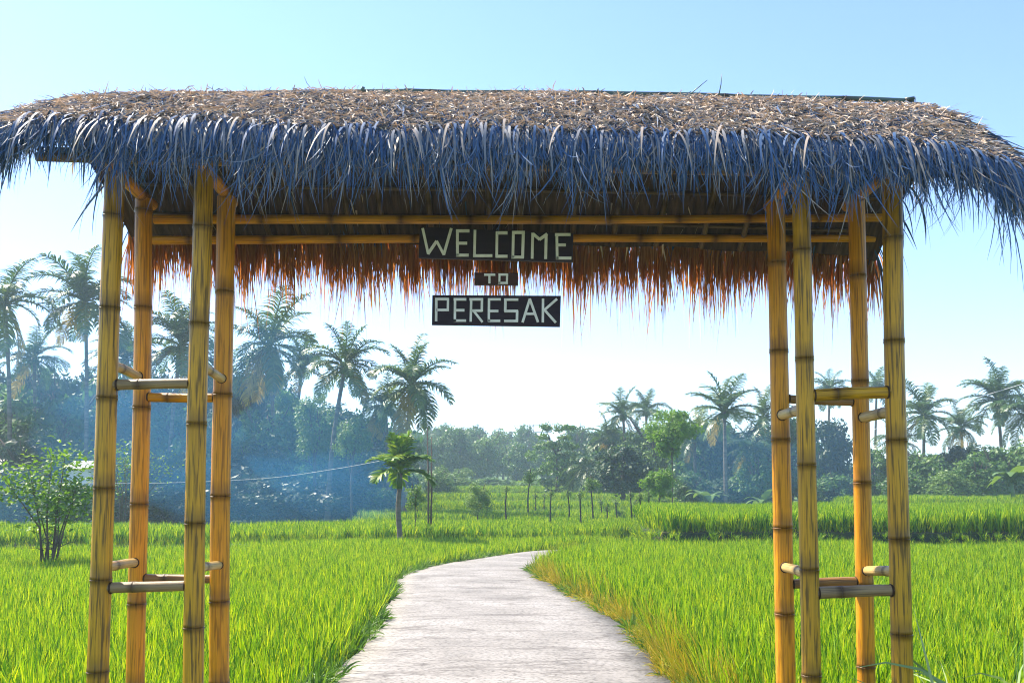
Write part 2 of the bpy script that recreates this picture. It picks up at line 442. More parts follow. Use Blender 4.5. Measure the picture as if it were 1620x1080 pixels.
# ------------------------------------------------------------------ fields of rice
def poly_extrude(name, pts, z0, z1, mat):
    n = len(pts)
    V = [(p[0], p[1], z0) for p in pts] + [(p[0], p[1], z1) for p in pts]
    Fc = [tuple(range(n, 2 * n))] + [(i, (i + 1) % n, (i + 1) % n + n, i + n) for i in range(n)]
    return mesh(name, V, Fc, smooth=False, mat=mat)
def inside(poly, x, y):
    poly = np.asarray(poly, float); c = np.zeros(len(x), bool); n = len(poly)
    j = n - 1
    for i in range(n):
        xi, yi = poly[i]; xj, yj = poly[j]
        hit = ((yi > y) != (yj > y)) & (x < (xj - xi) * (y - yi) / ((yj - yi) if yj != yi else 1e-9) + xi)
        c ^= hit; j = i
    return c
LSa = [(p.x, p.y) for p in LS]; RSa = [(p.x, p.y) for p in RS]
def edge_dist(edge, x, y):
    e = np.asarray(edge)[::2]
    return np.sqrt(((x[:, None] - e[None, :, 0]) ** 2 + (y[:, None] - e[None, :, 1]) ** 2).min(1))

# clump meshes: never linked to the scene, only instanced by the fields
def rice_clump(name, seed, n, h, mat, spread=0.32, lean=(0, 0), width=0.011, grav=(0.15, 0.8), nseg=4, stem=0.0):
    rng = np.random.default_rng(seed)
    a = rng.random(n) * 2 * math.pi; rad = rng.random(n) ** 0.5 * 0.05
    z0 = rng.random(n) * stem * h
    sp = rng.random(n) * spread
    rad = rad + z0 * sp * 0.5
    root = np.stack([rad * np.cos(a), rad * np.sin(a), z0], 1)
    d = np.stack([np.cos(a) * sp + lean[0], np.sin(a) * sp + lean[1], np.ones(n)], 1)
    L = (h * 0.98 - z0) * (0.62 + 0.45 * rng.random(n))
    v, q, t = blades(rng, root, d, width * (0.8 + 0.5 * rng.random(n)), L, nseg, rng.uniform(*grav, n), 0.12, tip=0.02)
    me = mesh(name, v, q, {'tone': t}, mat=mat)
    return bpy.data.objects.new(name, me)
RICE = [rice_clump('rice_clump', 10 + i, 36, 0.58, M['rice'], 0.42, width=0.0125, grav=(0.0, 0.7), nseg=4, stem=0.62) for i in range(6)]
RICE_FAR = [rice_clump('rice_clump', 30 + i, 42, 0.64, M['rice'], 0.42, width=0.020, nseg=3, stem=0.6) for i in range(5)]
RICE_Y = [rice_clump('yellow_clump', 50 + i, 26, 0.62, M['rice_yellow'], 0.40, lean=(-0.25, 0), grav=(0.3, 1.3)) for i in range(5)]
WEED = [rice_clump('weed_clump', 70 + i, 22, 0.20, M['weed'], 1.3, width=0.016, grav=(0.4, 2.0)) for i in range(5)]
WEED_BIG = [rice_clump('weed_clump', 90 + i, 26, 0.34, M['rice'], 0.7, width=0.02, grav=(0.3, 1.6)) for i in range(4)]
DRYW = [rice_clump('straw_clump', 80 + i, 18, 0.24, M['rice_yellow'], 1.6, width=0.010, grav=(0.6, 2.6)) for i in range(4)]

def scatter(name, pts, scl, rot, tilt, protos, rng):
    n = len(pts)
    me = bpy.data.meshes.new(name)
    me.vertices.add(n); me.vertices.foreach_set('co', np.asarray(pts, np.float32).ravel())
    for k_, v_ in (('scl', scl), ('rotz', rot), ('tilt', tilt)):
        a = me.attributes.new(k_, 'FLOAT', 'POINT'); a.data.foreach_set('value', np.asarray(v_, np.float32))
    a = me.attributes.new('pick', 'INT', 'POINT'); a.data.foreach_set('value', rng.integers(0, len(protos), n).astype(np.int32))
    o = link(name, me)
    g = bpy.data.node_groups.new(name + '_nodes', 'GeometryNodeTree')
    g.interface.new_socket('Geometry', in_out='INPUT', socket_type='NodeSocketGeometry')
    g.interface.new_socket('Geometry', in_out='OUTPUT', socket_type='NodeSocketGeometry')
    N, L = g.nodes, g.links
    gi, go = N.new('NodeGroupInput'), N.new('NodeGroupOutput')
    jn = N.new('GeometryNodeJoinGeometry')
    for pr in protos:
        oi = N.new('GeometryNodeObjectInfo'); oi.inputs['Object'].default_value = pr; oi.inputs['As Instance'].default_value = True
        L.new(oi.outputs['Geometry'], jn.inputs[0])
    ip = N.new('GeometryNodeInstanceOnPoints'); ip.inputs['Pick Instance'].default_value = True
    def na(nm, ty):
        x = N.new('GeometryNodeInputNamedAttribute'); x.data_type = ty; x.inputs['Name'].default_value = nm
        return [s for s in x.outputs if s.enabled and s.name == 'Attribute'][0]
    cx = N.new('ShaderNodeCombineXYZ')
    L.new(na('tilt', 'FLOAT'), cx.inputs[0]); L.new(na('rotz', 'FLOAT'), cx.inputs[2])
    L.new(gi.outputs[0], ip.inputs['Points']); L.new(jn.outputs[0], ip.inputs['Instance'])
    L.new(na('pick', 'INT'), ip.inputs['Instance Index'])
    L.new(cx.outputs[0], ip.inputs['Rotation']); L.new(na('scl', 'FLOAT'), ip.inputs['Scale'])
    L.new(ip.outputs[0], go.inputs[0])
    md = o.modifiers.new('scatter', 'NODES'); md.node_group = g
    return o

def field(name, poly, base, spacing, protos, seed, hs=1.0, hide=None, cull=2.5, yscale=None):
    rng = np.random.default_rng(seed)
    poly = [tuple(p[:2]) for p in poly]
    xs = [p[0] for p in poly]; ys = [p[1] for p in poly]
    X, Y = np.meshgrid(np.arange(min(xs), max(xs), spacing), np.arange(min(ys), max(ys), spacing))
    X = X.ravel() + rng.uniform(-.42, .42, X.size) * spacing; Y = Y.ravel() + rng.uniform(-.42, .42, Y.size) * spacing
    k = inside(poly, X, Y) & (np.abs(X) < Y * 0.58 + cull)
    X, Y = X[k], Y[k]
    if hide is not None:
        k = hide(X, Y, rng); X, Y = X[k], Y[k]
    pts = np.stack([X, Y, np.full(len(X), base)], 1)
    low = 0.93 + 0.10 * np.sin(X * 0.9 + Y * 0.35) * np.sin(Y * 0.7 - X * 0.2)
    o = scatter(name, pts, hs * low * rng.uniform(0.82, 1.14, len(X)), rng.uniform(0, 6.28, len(X)), rng.normal(0, 0.06, len(X)), protos, rng)
    return tag(o, kind='stuff')

# left field, sunk a little below the path
li = [p for p in LSa if 1.0 < p[1] < 27.6]
polyA = [(-17, 1.0)] + li[:1] + li[1:] + [(0.8, 27.6), (-6.5, 25.4), (-9.5, 22.2), (-17, 21.2)]
polyA = [(x - 0.13, y) if i not in (0,) else (x, y) for i, (x, y) in enumerate(polyA)]
tag(link('field_bed', poly_extrude('field_bed', polyA, -0.6, -0.25, M['soil'])), kind='structure')
field('rice', polyA, -0.25, 0.135, RICE, 1, 0.98)
# right field
ri = [p for p in RSa if 1.0 < p[1] < 24.2]
polyC = [(x + 0.10, y) for x, y in ri] + [(5.2, 23.9), (17, 23.2), (17, 1.0)]
tag(link('field_bed', poly_extrude('field_bed', polyC, -0.6, -0.20, M['soil'])), kind='structure')
def hideC(x, y, rng):
    return edge_dist(ri, x, y) > 0.22 + 0.28 * rng.random(len(x))
field('rice', polyC, -0.20, 0.135, RICE, 2, 1.02, hide=hideC)
# yellowing plants along the right edge of the path, leaning over it
rng = np.random.default_rng(5)
def along(edge, n, d0, d1, sgn, ymin, ymax, z, seed, dens=None):
    rng = np.random.default_rng(seed)
    e = np.asarray([p for p in edge if ymin < p[1] < ymax]); t = np.gradient(e, axis=0); nn = nrm(np.stack([t[:, 1], -t[:, 0]], 1))
    i = rng.integers(0, len(e), n); f = rng.random(n)[:, None]
    j = np.minimum(i + 1, len(e) - 1)
    p = e[i] * (1 - f) + e[j] * f + nn[i] * (sgn * rng.uniform(d0, d1, n))[:, None]
    return np.concatenate([p, np.full((n, 1), z)], 1)
py_ = along(RSa, 520, 0.08, 0.50, 1, 2, 22.5, -0.12, 6)
k = rng.random(len(py_)) < (0.62 + 0.38 * np.sin(py_[:, 1] * 0.9))
py_ = py_[k]
tag(scatter('yellowing_rice', py_, rng.uniform(0.4, 0.98, len(py_)), rng.normal(0.0, 0.5, len(py_)), rng.normal(0, 0.1, len(py_)), RICE_Y, rng), kind='stuff')
for nm, edge, sg, seed, n, protos, a0, a1 in (('weeds', LSa, -1, 8, 620, WEED, -0.02, 0.24), ('weeds', RSa, 1, 9, 420, WEED, -0.03, 0.22), ('straw', RSa, 1, 11, 620, DRYW, -0.02, 0.24)):
    pw = along(edge, n, a0, a1, sg, 2, 23, -0.03, seed)
    keep = np.random.default_rng(seed).random(n) < (0.55 + 0.45 * np.sin(pw[:, 1] * 1.7 + seed))
    pw = pw[keep]; n = len(pw)
    tag(scatter(nm, pw, rng.uniform(0.5, 1.3, n), rng.uniform(0, 6.28, n), rng.normal(0, 0.1, n), protos, rng), kind='stuff')
# second field on the left and in the middle
polyB = [(-30, 27.9), (-7, 28.1), (1.0, 29.2), (4.6, 31.5), (9, 33), (8.6, 41), (3, 40), (-5, 36.5), (-8, 33.0), (-30, 32.5)]
tag(link('field_bed', poly_extrude('field_bed', polyB, -0.6, -0.10, M['soil'])), kind='structure')
field('rice', polyB, -0.10, 0.22, RICE_FAR, 12, 0.98)
# raised terrace on the right
polyD = [(3.9, 24.6), (20, 23.9), (26, 24), (26, 38), (5.0, 38), (3.7, 27.0)]
tag(link('terrace', poly_extrude('terrace', polyD, -0.6, 0.46, M['soil'])), kind='structure')
field('rice', polyD, 0.46, 0.17, RICE_FAR, 13, 1.0)
def bank(name, poly, base, drop, seed, dens=7.0, protos=None):
    g_ = np.random.default_rng(seed); out = []
    n = len(poly)
    for i in range(n):
        a, b = np.array(poly[i][:2], float), np.array(poly[(i + 1) % n][:2], float)
        L = np.linalg.norm(b - a); k = int(L * dens); f = g_.random(k)[:, None]; nn = np.array([b[1] - a[1], a[0] - b[0]]) / L
        out.append(a * (1 - f) + b * f + nn * g_.uniform(-.08, .30, k)[:, None])
    p = np.concatenate(out); p = p[(np.abs(p[:, 0]) < p[:, 1] * .58 + 3)]; k = len(p)
    pts = np.concatenate([p, (base - drop * g_.random(k))[:, None]], 1)
    tag(scatter(name, pts, g_.uniform(.45, .8, k), g_.uniform(0, 6.28, k), g_.normal(0, .12, k), protos or RICE_FAR, g_), kind='stuff')
bank('bank_plants', polyD, 0.36, 0.50, 33, 30, WEED_BIG)
bank('bank_plants', polyB, -0.10, 0.3, 34, 8)
# further steps
def step(poly, base, spacing, seed, hs=0.95):
    tag(link('terrace', poly_extrude('terrace', poly, -0.7, base, M['ground'])), kind='structure')
    field('rice', poly, base, spacing, RICE_FAR, seed, hs, cull=4)
    bank('bank_plants', poly, base, 0.6, seed + 40, 14)
step([(5.0, 39.0), (34, 39.0), (34, 47), (6.0, 47)], 0.40, 0.30, 14)
step([(17, 48.0), (42, 48.0), (42, 56), (19, 56)], 0.72, 0.34, 15)
step([(-6, 42.5), (4.4, 43.5), (5.4, 50), (-8, 49)], 0.02, 0.30, 16)
step([(-8, 52), (8, 52.5), (9, 61), (-9, 60)], 0.42, 0.36, 17)
step([(-9, 64), (14, 64.5), (15, 76), (-9, 75)], 0.85, 0.42, 18)
step([(-8, 80), (22, 80.5), (22, 96), (-8, 95)], 1.45, 0.55, 19)
step([(-7, 101), (24, 101), (24, 122), (-9, 121)], 2.1, 0.7, 20)

# ------------------------------------------------------------------ bamboo gateway
def cane(name, A, B, r0, r1, nodes, mat, parent, bend=0.0, seed=0, sides=18, hollow=False):
    """a bamboo pole from A to B with swollen nodes at the given distances from A"""
    A, B = Vector(A), Vector(B); L = (B - A).length; ax = (B - A) / L
    rnd = random.Random(seed)
    bx = Vector((rnd.uniform(-1, 1), rnd.uniform(-1, 1), rnd.uniform(-1, 1))); bx = (bx - ax * bx.dot(ax)).normalized()
    ss = set([0, L])
    k = 0.0
    while k < L: ss.add(round(k, 4)); k += 0.09
    prof = ((-0.035, 0.0, 0.25), (-0.015, 0.0, 0.75), (-0.006, 0.045, 0.9), (0.0, 0.075, 1.0), (0.004, -0.01, 1.0), (0.009, 0.06, 0.9), (0.022, 0.01, 0.6), (0.06, 0.0, 0.35), (0.10, 0.0, 0.0))
    extra = {}
    for nd in nodes:
        for o_, b_, s_ in prof:
            s = nd + o_
            if 0 < s < L: extra[round(s, 4)] = (b_, s_)
    ss = sorted([s for s in ss if all(abs(s - nd) > 0.11 for nd in nodes) or s in (0, L)] + list(extra))
    path, rad, node = [], [], []
    for s in ss:
        f = s / L
        bpos = ax * s + bx * (bend * math.sin(math.pi * f * 1.0) + bend * 0.4 * math.sin(math.pi * f * 2.7 + seed))
        b_, s_ = extra.get(s, (0, 0))
        path.append(A + bpos); rad.append((r0 + (r1 - r0) * f) * (1 + b_)); node.append(s_)
    V, Fc = tube(path, rad, sides)
    ln = np.repeat(ss, sides); ang = np.tile(np.arange(sides) / sides * 2 * math.pi, len(ss)); nd_ = np.repeat(node, sides)
    me = mesh(name, np.array(V), Fc, {'len': ln, 'ang': ang, 'node': nd_}, mat=mat)
    me.set_sharp_from_angle(angle=R(50))
    return child(name, me, parent)

gate = empty('bamboo_gateway', (0, 5.25, 0), 'bamboo entrance gateway with shaggy thatched roof standing astride the concrete path', 'gateway')
YF, YB = 5.0, 5.51
posts = {  # bottom px x at 1080, px x at 775, top (x, y), depth, width px, node rows, material
    1: (155, 165, (182, 272), YF, 32, [342, 488, 630, 773, 917, 1062], 'bamboo_olive'),
    2: (213, 222, (228, 316), YB, 27.5, [334, 487, 645, 798, 955], 'bamboo_gold'),
    3: (306, 312, (322, 272), YF, 31, [360, 513, 671, 828, 992], 'bamboo_olive'),
    4: (347, 351, (358, 312), YB, 30, [463, 625, 785, 951], 'bamboo_gold'),
    5: (1243, 1234, (1227, 318), YB, 29.5, [417, 556, 696, 835, 971], 'bamboo_gold'),
    6: (1283, 1275, (1266, 285), YF, 29, [397, 568, 736, 901, 1068], 'bamboo_olive'),
    7: (1371, 1362, (1355, 318), YB, 27, [438, 604, 764, 925], 'bamboo_gold'),
    8: (1429, 1421, (1411, 280), YF, 32, [378, 540, 697, 853, 1003], 'bamboo_olive'),
}
PC = {}
for k_, (xb, xm, (xt, yt), Y, wpx, nodes, mt) in posts.items():
    top = P(xt, yt, Y); b1 = P(xb, 1080, Y)
    zt, zb = top.z, b1.z
    f = (zt + 0.10) / (zt - zb)
    bot = top + (b1 - top) * f
    L = (top - bot).length
    nn_ = sorted([(P(xm, y_, Y).z - bot.z) / (top.z - bot.z) * L for y_ in nodes])
    low = nn_[0]
    while low > 0.15:
        low -= 0.46
        if low > 0.05: nn_.insert(0, low)
    r = wpx / 2 * PXM(Y)
    cane('post', bot, top, r * 1.02, r * 0.96, nn_, M[mt], gate, 0.008, k_, 24)
    PC[k_] = (bot, top)
def on_post(k_, z):
    b, t = PC[k_]; f = (z - b.z) / (t.z - b.z)
    return b.lerp(t, f)
def rung(k1, y1, k2, y2, thick, mt, seed, over=0.02):
    """a rung let into two posts; y1, y2 are its photo rows at each post"""
    Y1, Y2 = posts[k1][3], posts[k2][3]
    a = on_post(k1, P(800, y1, Y1).z); b = on_post(k2, P(800, y2, Y2).z)
    d = (b - a).normalized(); r = thick / 2 * PXM((Y1 + Y2) / 2)
    L = (b - a).length
    a2, b2 = a - d * over, b + d * over
    o = cane('rung', a2, b2, r, r * 0.94, [L * 0.38], M[mt], gate, 0.003, seed, 16)
    for p_, kk, sg in ((a, k1, 1), (b, k2, -1)):
        rp = posts[kk][4] / 2 * PXM(posts[kk][3])
        q = p_ + d * sg * (rp * 0.90)
        v, f = tube([q, q + d * sg * rp * 0.16], [r * 1.14, r * 1.10], 16)
        child('socket', mesh('socket', np.array(v), f, mat=M['socket']), o)
rung(1, 609, 3, 606, 17, 'bamboo_grey', 21)
rung(2, 628, 4, 629, 15, 'bamboo_gold', 22)
rung(1, 575, 2, 597, 15, 'bamboo_pale', 23)
rung(3, 575, 4, 601, 15, 'bamboo_pale', 24)
rung(1, 930, 3, 926, 17, 'bamboo_grey', 25)
rung(2, 914, 4, 915, 14, 'bamboo_brown', 26)
rung(1, 898, 2, 889, 15, 'bamboo_pale', 27)
rung(3, 898, 4, 893, 14, 'bamboo_pale', 28)
rung(6, 626, 8, 620, 20, 'bamboo_olive', 29)
rung(5, 630, 7, 636, 14, 'bamboo_brown', 30)
rung(6, 646, 5, 657, 17, 'bamboo_pale', 31)
rung(8, 648, 7, 661, 18, 'bamboo_pale', 32)
rung(6, 938, 8, 933, 19, 'bamboo_grey', 33)
rung(5, 924, 7, 919, 15, 'bamboo_brown', 34)
rung(6, 908, 5, 896, 16, 'bamboo_pale', 35)
rung(8, 905, 7, 902, 16, 'bamboo_pale', 36)

# roof frame: plates over the post tops, purlins, rafters, laths, ridge pole
def nodes_every(L, s, o=0.2):
    return list(np.arange(o, L - 0.1, s))
for k1, k2, sd in ((1, 2, 41), (3, 4, 42), (6, 5, 43), (8, 7, 44)):
    a, b = PC[k1][1], PC[k2][1]
    d = Vector((b.x - a.x, b.y - a.y, 0)).normalized()
    z = max(a.z, b.z) + 0.015
    a2 = Vector((a.x, a.y, z)) - d * 0.18; b2 = Vector((b.x, b.y, z)) + d * 0.16
    cane('plate_pole', a2, b2, 0.036, 0.034, [0.3, 0.62], M['bamboo_gold'], gate, 0.004, sd)
def long_pole(name, p1, p2, thick, mt, seed, sp=0.5):
    A, B = P(*p1), P(*p2); L = (B - A).length
    r = thick / 2 * PXM((A.y + B.y) / 2)
    return cane(name, A, B, r, r * 0.85, nodes_every(L, sp, 0.23), M[mt], gate, 0.012, seed, 16)
long_pole('purlin', (58, 247, 4.74), (1545, 275, 4.74), 15, 'bamboo_brown', 51)
long_pole('purlin', (62, 239, 4.80), (760, 262, 4.80), 12, 'bamboo_brown', 52)
long_pole('purlin', (244, 347, 5.62), (1394, 345, 5.62), 15, 'bamboo_gold', 53, 0.42)
long_pole('purlin', (242, 380, 5.84), (1384, 377, 5.84), 14, 'bamboo_gold', 54, 0.47)
long_pole('ridge_beam', (150, 196, 5.26), (1460, 200, 5.26), 15, 'bamboo_brown', 55)

# the thatch surface: s runs along the roof, t from ridge (0) to eave (1)
def interp(px, pts):
    return np.interp(px, [p[0] for p in pts], [p[1] for p in pts])
RID = [(60, 192), (105, 178), (150, 167), (250, 157), (350, 154), (600, 152), (900, 155), (1200, 161), (1440, 168), (1490, 178), (1560, 198)]
EAV = [(-40, 206), (60, 192), (160, 192), (300, 198), (600, 208), (900, 211), (1200, 219), (1400, 226), (1500, 236), (1580, 258), (1650, 292)]
YR, YE0, YE1 = 5.25, 4.62, 5.95
def roof_pt(s, t, side):
    """side -1 front, +1 back; arrays"""
    s = np.asarray(s, float); t = np.asarray(t, float)
    xr = 100 + (1490 - 100) * s; xe = (-15 + (1640 + 15) * s) if side < 0 else (45 + (1540 - 45) * s)
    yr = interp(xr, RID); ye = interp(xe, EAV)
    def un(u, v, Y):
        a, b = (u - 810) / F, (PY - v) / F
        dy = math.cos(TH) - b * math.sin(TH); dz = math.sin(TH) + b * math.cos(TH); q = Y / dy
        return np.stack([a * q, np.full_like(q, Y), EYE + dz * q], -1)
    A = un(xr, yr, YR); B = un(xe, ye, YE0)
    B = B.copy(); 
    if side > 0: B[..., 1] = YE1; B[..., 2] -= 0.19
    p = A * (1 - t)[..., None] + B * t[..., None]
    p[..., 2] += (0.05 if side < 0 else 0.03) * np.sin(math.pi * t) + 0.012 * np.sin(s * 37) * np.sin(t * 6 + s * 11)
    return p
def roof_dir(s, t, side):
    e = 0.01
    return nrm(roof_pt(s, np.clip(t, 0, .99) + e, side) - roof_pt(s, np.clip(t, 0, .99), side))
def slab(side, thick):
    S, T = np.meshgrid(np.linspace(0, 1, 60), np.linspace(0, 0.97, 8))
    up = roof_pt(S.ravel(), T.ravel(), side) - np.array([0, 0, 0.02]); dn = up - np.array([0, 0, thick])
    n1, n2 = 8, 60
    i = np.arange(n1 * n2).reshape(n1, n2)
    q = np.stack([i[:-1, :-1], i[1:, :-1], i[1:, 1:], i[:-1, 1:]], -1).reshape(-1, 4)
    if side > 0: q = q[:, ::-1]
    V = np.concatenate([up, dn]); Q = np.concatenate([q, q[:, ::-1] + n1 * n2])
    rim = list(i[0]) + list(i[1:, -1]) + list(i[-1, -2::-1]) + list(i[-2:0:-1, 0])
    m_ = n1 * n2
    rq = np.array([(rim[k], rim[(k + 1) % len(rim)], rim[(k + 1) % len(rim)] + m_, rim[k] + m_) for k in range(len(rim))])
    child('thatch_base', mesh('thatch_base', V, np.concatenate([Q, rq]), mat=M['thatch_base']), gate)
slab(-1, 0.035); slab(1, 0.035)
# rafters and laths under the thatch
rnd = random.Random(8)
for i in range(14):
    s = np.array([0.09 + 0.82 * (i + 0.5) / 14 + rnd.uniform(-.012, .012)])
    for side in (-1, 1):
        a = roof_pt(s, np.array([0.03]), side)[0] - np.array([0, 0, 0.085]); b = roof_pt(s, np.array([0.93]), side)[0] - np.array([0, 0, 0.085])
        L = float(np.linalg.norm(b - a))
        cane('rafter', a, b, 0.02, 0.018, [0.2, 0.55], M['bamboo_shaded'], gate, 0.004, 60 + i, 10)
for side in (-1, 1):
    for t in (0.3, 0.55, 0.78):
        a = roof_pt(np.array([0.03]), np.array([t]), side)[0] - np.array([0, 0, 0.06]); b = roof_pt(np.array([0.97]), np.array([t]), side)[0] - np.array([0, 0, 0.06])
        cane('lath', a, b, 0.012, 0.011, nodes_every(4.6, 0.4), M['bamboo_shaded'], gate, 0.01, 90, 8)
# ridge pole on top, in three lengths, with its pegs
rp_ = [(155, 153.5), (420, 147), (640, 144.5), (900, 147.5), (1190, 154), (1442, 160)]
for (a, b) in zip(rp_, rp_[1:]):
    A, B = P(a[0], a[1], 5.25), P(b[0], b[1], 5.25)
    cane('ridge_pole', A, B + (B - A).normalized() * 0.01, 0.0155, 0.0145, nodes_every((B - A).length, 0.37, 0.15), M['bamboo_teal'], gate, 0.004, int(a[0]), 12)
for (a, b, r) in (((572, 146), (575, 138), 0.014), ((1432, 158), (1447, 155), 0.013), ((943, 148), (946, 141), 0.005)):
    v, f = tube([P(*a, 5.24), P(*b, 5.22)], [r, r * 0.7], 8)
    child('peg', mesh('peg', np.array(v), f, mat=M['bamboo_teal']), gate)
for a, b in (((1137, 152), (1142, 117)), ((1088, 152), (1119, 127))):
    pa, pb = P(*a, 5.2), P(*b, 5.15)
    v, f = tube([pa, pa.lerp(pb, .5) + Vector((.004, 0, .003)), pb], [0.0035, 0.0028, 0.0015], 6)
    child('stalk', mesh('stalk', np.array(v), f, mat=M['bamboo_teal']), gate)

# thatch leaves
rng = np.random.default_rng(77)
UPV = np.array([0, 0, 1.0])
def thatch_rows(side, n, t0, t1, L0, L1, w0, w1, grav, lift, sw, nseg, power=1.0, s0=0.0, s1=1.0, tone=None, zn=0.2):
    s = rng.uniform(s0, s1, n); t = t0 + (t1 - t0) * rng.random(n) ** power
    p = roof_pt(s, t, side) + UPV * rng.uniform(-0.005, lift, n)[:, None]
    d = roof_dir(s, t, side)
    d = d + rng.normal(size=(n, 3)) * np.array([sw, sw * .4, sw * zn])
    # hips: near the ends the leaves turn outwards
    e = np.clip((s - 0.93) / 0.07, 0, 1) - np.clip((0.06 - s) / 0.06, 0, 1)
    d[:, 0] += e * (0.9 if side < 0 else 0.25)
    side_v = np.cross(d, UPV) + rng.normal(size=(n, 3)) * 0.6
    Ls = rng.uniform(L0, L1, n) * ((0.85 + 0.3 * np.sin(s * 61 + 2 * np.sin(s * 23)) * np.sin(s * 147)) if grav[1] > 2 else 1)
    return blades(rng, p, d, rng.uniform(w0, w1, n), Ls, nseg, rng.uniform(grav[0], grav[1], n), 0.35 if grav[1] > 2 else 0.12, side=side_v, tip=0.08, tone=tone)
def hang(n, L0, L1, w0, w1, deep):
    """under layers of the front fringe, hanging almost straight from the eave"""
    s = rng.uniform(0.0, 1.0, n)
    p = roof_pt(s, rng.uniform(.95, 1.0, n), -1); k = rng.random(n) ** 1.3
    p[:, 1] -= 0.02 + 0.07 * np.sin(k * 2.6) + 0.02 * rng.random(n); p[:, 2] -= 0.01 + deep * k
    d = np.stack([rng.normal(0, .24, n), -0.25 + rng.normal(0, .16, n), -np.ones(n)], 1)
    d[:, 0] += (np.clip((s - .92) / .08, 0, 1) - np.clip((.07 - s) / .07, 0, 1)) * .7
    Ls = rng.uniform(L0, L1, n) * (0.8 + 0.35 * np.sin(s * 71 + 3 * np.sin(s * 19)) * np.sin(s * 133)) * (1 + 0.9 * np.clip((s - .91) / .07, 0, 1) + 0.7 * np.clip((.03 - s) / .03, 0, 1)) * np.where((s > .035) & (s < .105), .6, 1)
    return blades(rng, p, d, rng.uniform(w0, w1, n), Ls, 5, rng.uniform(-.6, 1.5, n), 0.5, side=np.stack([np.ones(n), rng.normal(0, .7, n), rng.normal(0, .3, n)], 1), tip=0.1, tone=0.1 + 0.55 * rng.random(n))
def bits(side, n, t0, t1):
    s = rng.uniform(0.0, 1.0, n); t = rng.uniform(t0, t1, n)
    p = roof_pt(s, t, side) + UPV * rng.uniform(0.01, 0.035, n)[:, None]
    d = roof_dir(s, t, side) * rng.uniform(-0.2, 1.2, n)[:, None] + rng.normal(size=(n, 3)) * np.array([0.8, 0.45, 0.16])
    return blades(rng, p, d, rng.uniform(0.003, 0.0085, n), rng.uniform(0.02, 0.085, n), 2, 0.5, 0.6, tip=0.5, tone=0.5 + 0.5 * rng.random(n))
def put(parts, kind='stuff', name='thatch', mat='thatch'):
    v, q, t = join(parts)
    o = child(name, mesh(name, v, q, {'tone': t}, mat=M[mat]), gate)
    o['kind'] = kind
    return o
front = [thatch_rows(-1, 4200, 0.0, 0.9, 0.14, 0.30, 0.006, 0.016, (0.1, 0.5), 0.02, 0.32, 4, zn=0.08, tone=0.75 * rng.random(4200)),
         bits(-1, 27000, 0.13, 1.0),
         hang(6800, 0.08, 0.20, 0.004, 0.011, 0.15), hang(2600, 0.20, 0.46, 0.003, 0.0085, 0.13),
         thatch_rows(-1, 1500, 0.86, 1.0, 0.12, 0.26, 0.005, 0.013, (2.5, 8.0), 0.025, 0.34, 6, tone=0.65 * rng.random(1500) ** 1.1),
         thatch_rows(-1, 600, 0.90, 1.0, 0.28, 0.47, 0.006, 0.014, (2.2, 6.0), 0.0, 0.36, 7, 1.0, tone=0.62 * rng.random(600))]
back = [thatch_rows(1, 2600, 0.0, 0.92, 0.2, 0.4, 0.01, 0.022, (0.1, 0.6), 0.02, 0.25, 3, zn=0.08),
        thatch_rows(1, 3600, 0.92, 1.0, 0.24, 0.50, 0.007, 0.015, (4.0, 8.0), 0.0, 0.24, 5, tone=0.25 + 0.5 * rng.random(3600)),
        thatch_rows(1, 800, 0.92, 1.0, 0.40, 0.70, 0.005, 0.010, (3.0, 7.0), -0.004, 0.30, 6)]
# end tufts hanging from both gables
def ends(n, lo, hi):
    out = []
    for sgn, sv in ((-1, 0.005), (1, 0.99)):
        t = rng.uniform(0.4, 1.0, n); side = np.where(rng.random(n) < 0.95, -1, 1)
        s = np.full(n, sv) + rng.uniform(-.012, .012, n)
        pf, pb = roof_pt(s, t, -1), roof_pt(s, t, 1)
        p = np.where((side < 0)[:, None], pf, pb)
        d = np.stack([np.full(n, sgn * 0.8), side * 0.35 * t, -0.6 - 0.3 * rng.random(n)], 1) + rng.normal(size=(n, 3)) * 0.2
        out.append(blades(rng, p, d, rng.uniform(0.008, 0.02, n), rng.uniform(lo, hi, n), 6, rng.uniform(2.0, 5.0, n), 0.35, tip=0.08, tone=0.6 * rng.random(n)))
    return out
put(front); put(back[:1]); put(back[1:], mat='thatch_inner'); put(ends(330, 0.2, 0.5))
# the biggest hanging leaves of the front eave, one by one
LV = []
for i in range(14):
    g_ = np.random.default_rng(200 + i)
    v, q, t = blades(g_, np.zeros((1, 3)), np.array([[0.0, -0.75, -0.25]]) + g_.normal(size=(1, 3)) * [0.35, 0.2, 0.15], 0.015, g_.uniform(0.26, 0.46), 6,
                     g_.uniform(2.5, 5.0), 0.3, side=np.array([[1.0, g_.normal() * .5, 0]]), tip=0.06, tone=0.66 * g_.random())
    LV.append(mesh('thatch_leaf', v, q, {'tone': t}, mat=M['thatch']))
for i in range(300):
    s = np.array([0.02 + 0.96 * (i + rng.random()) / 300])
    p = roof_pt(s, np.array([rng.uniform(0.93, 1.0)]), -1)[0]
    o = link('thatch_leaf', LV[int(rng.integers(14))], gate)
    o.location = Vector(p) - gate.location + Vector((0, 0, float(rng.uniform(0.0, 0.02))))
    o.rotation_euler = (0, 0, float(rng.normal(0, 0.25)))
    o.scale = (1, 1, float(rng.uniform(0.85, 1.15)))

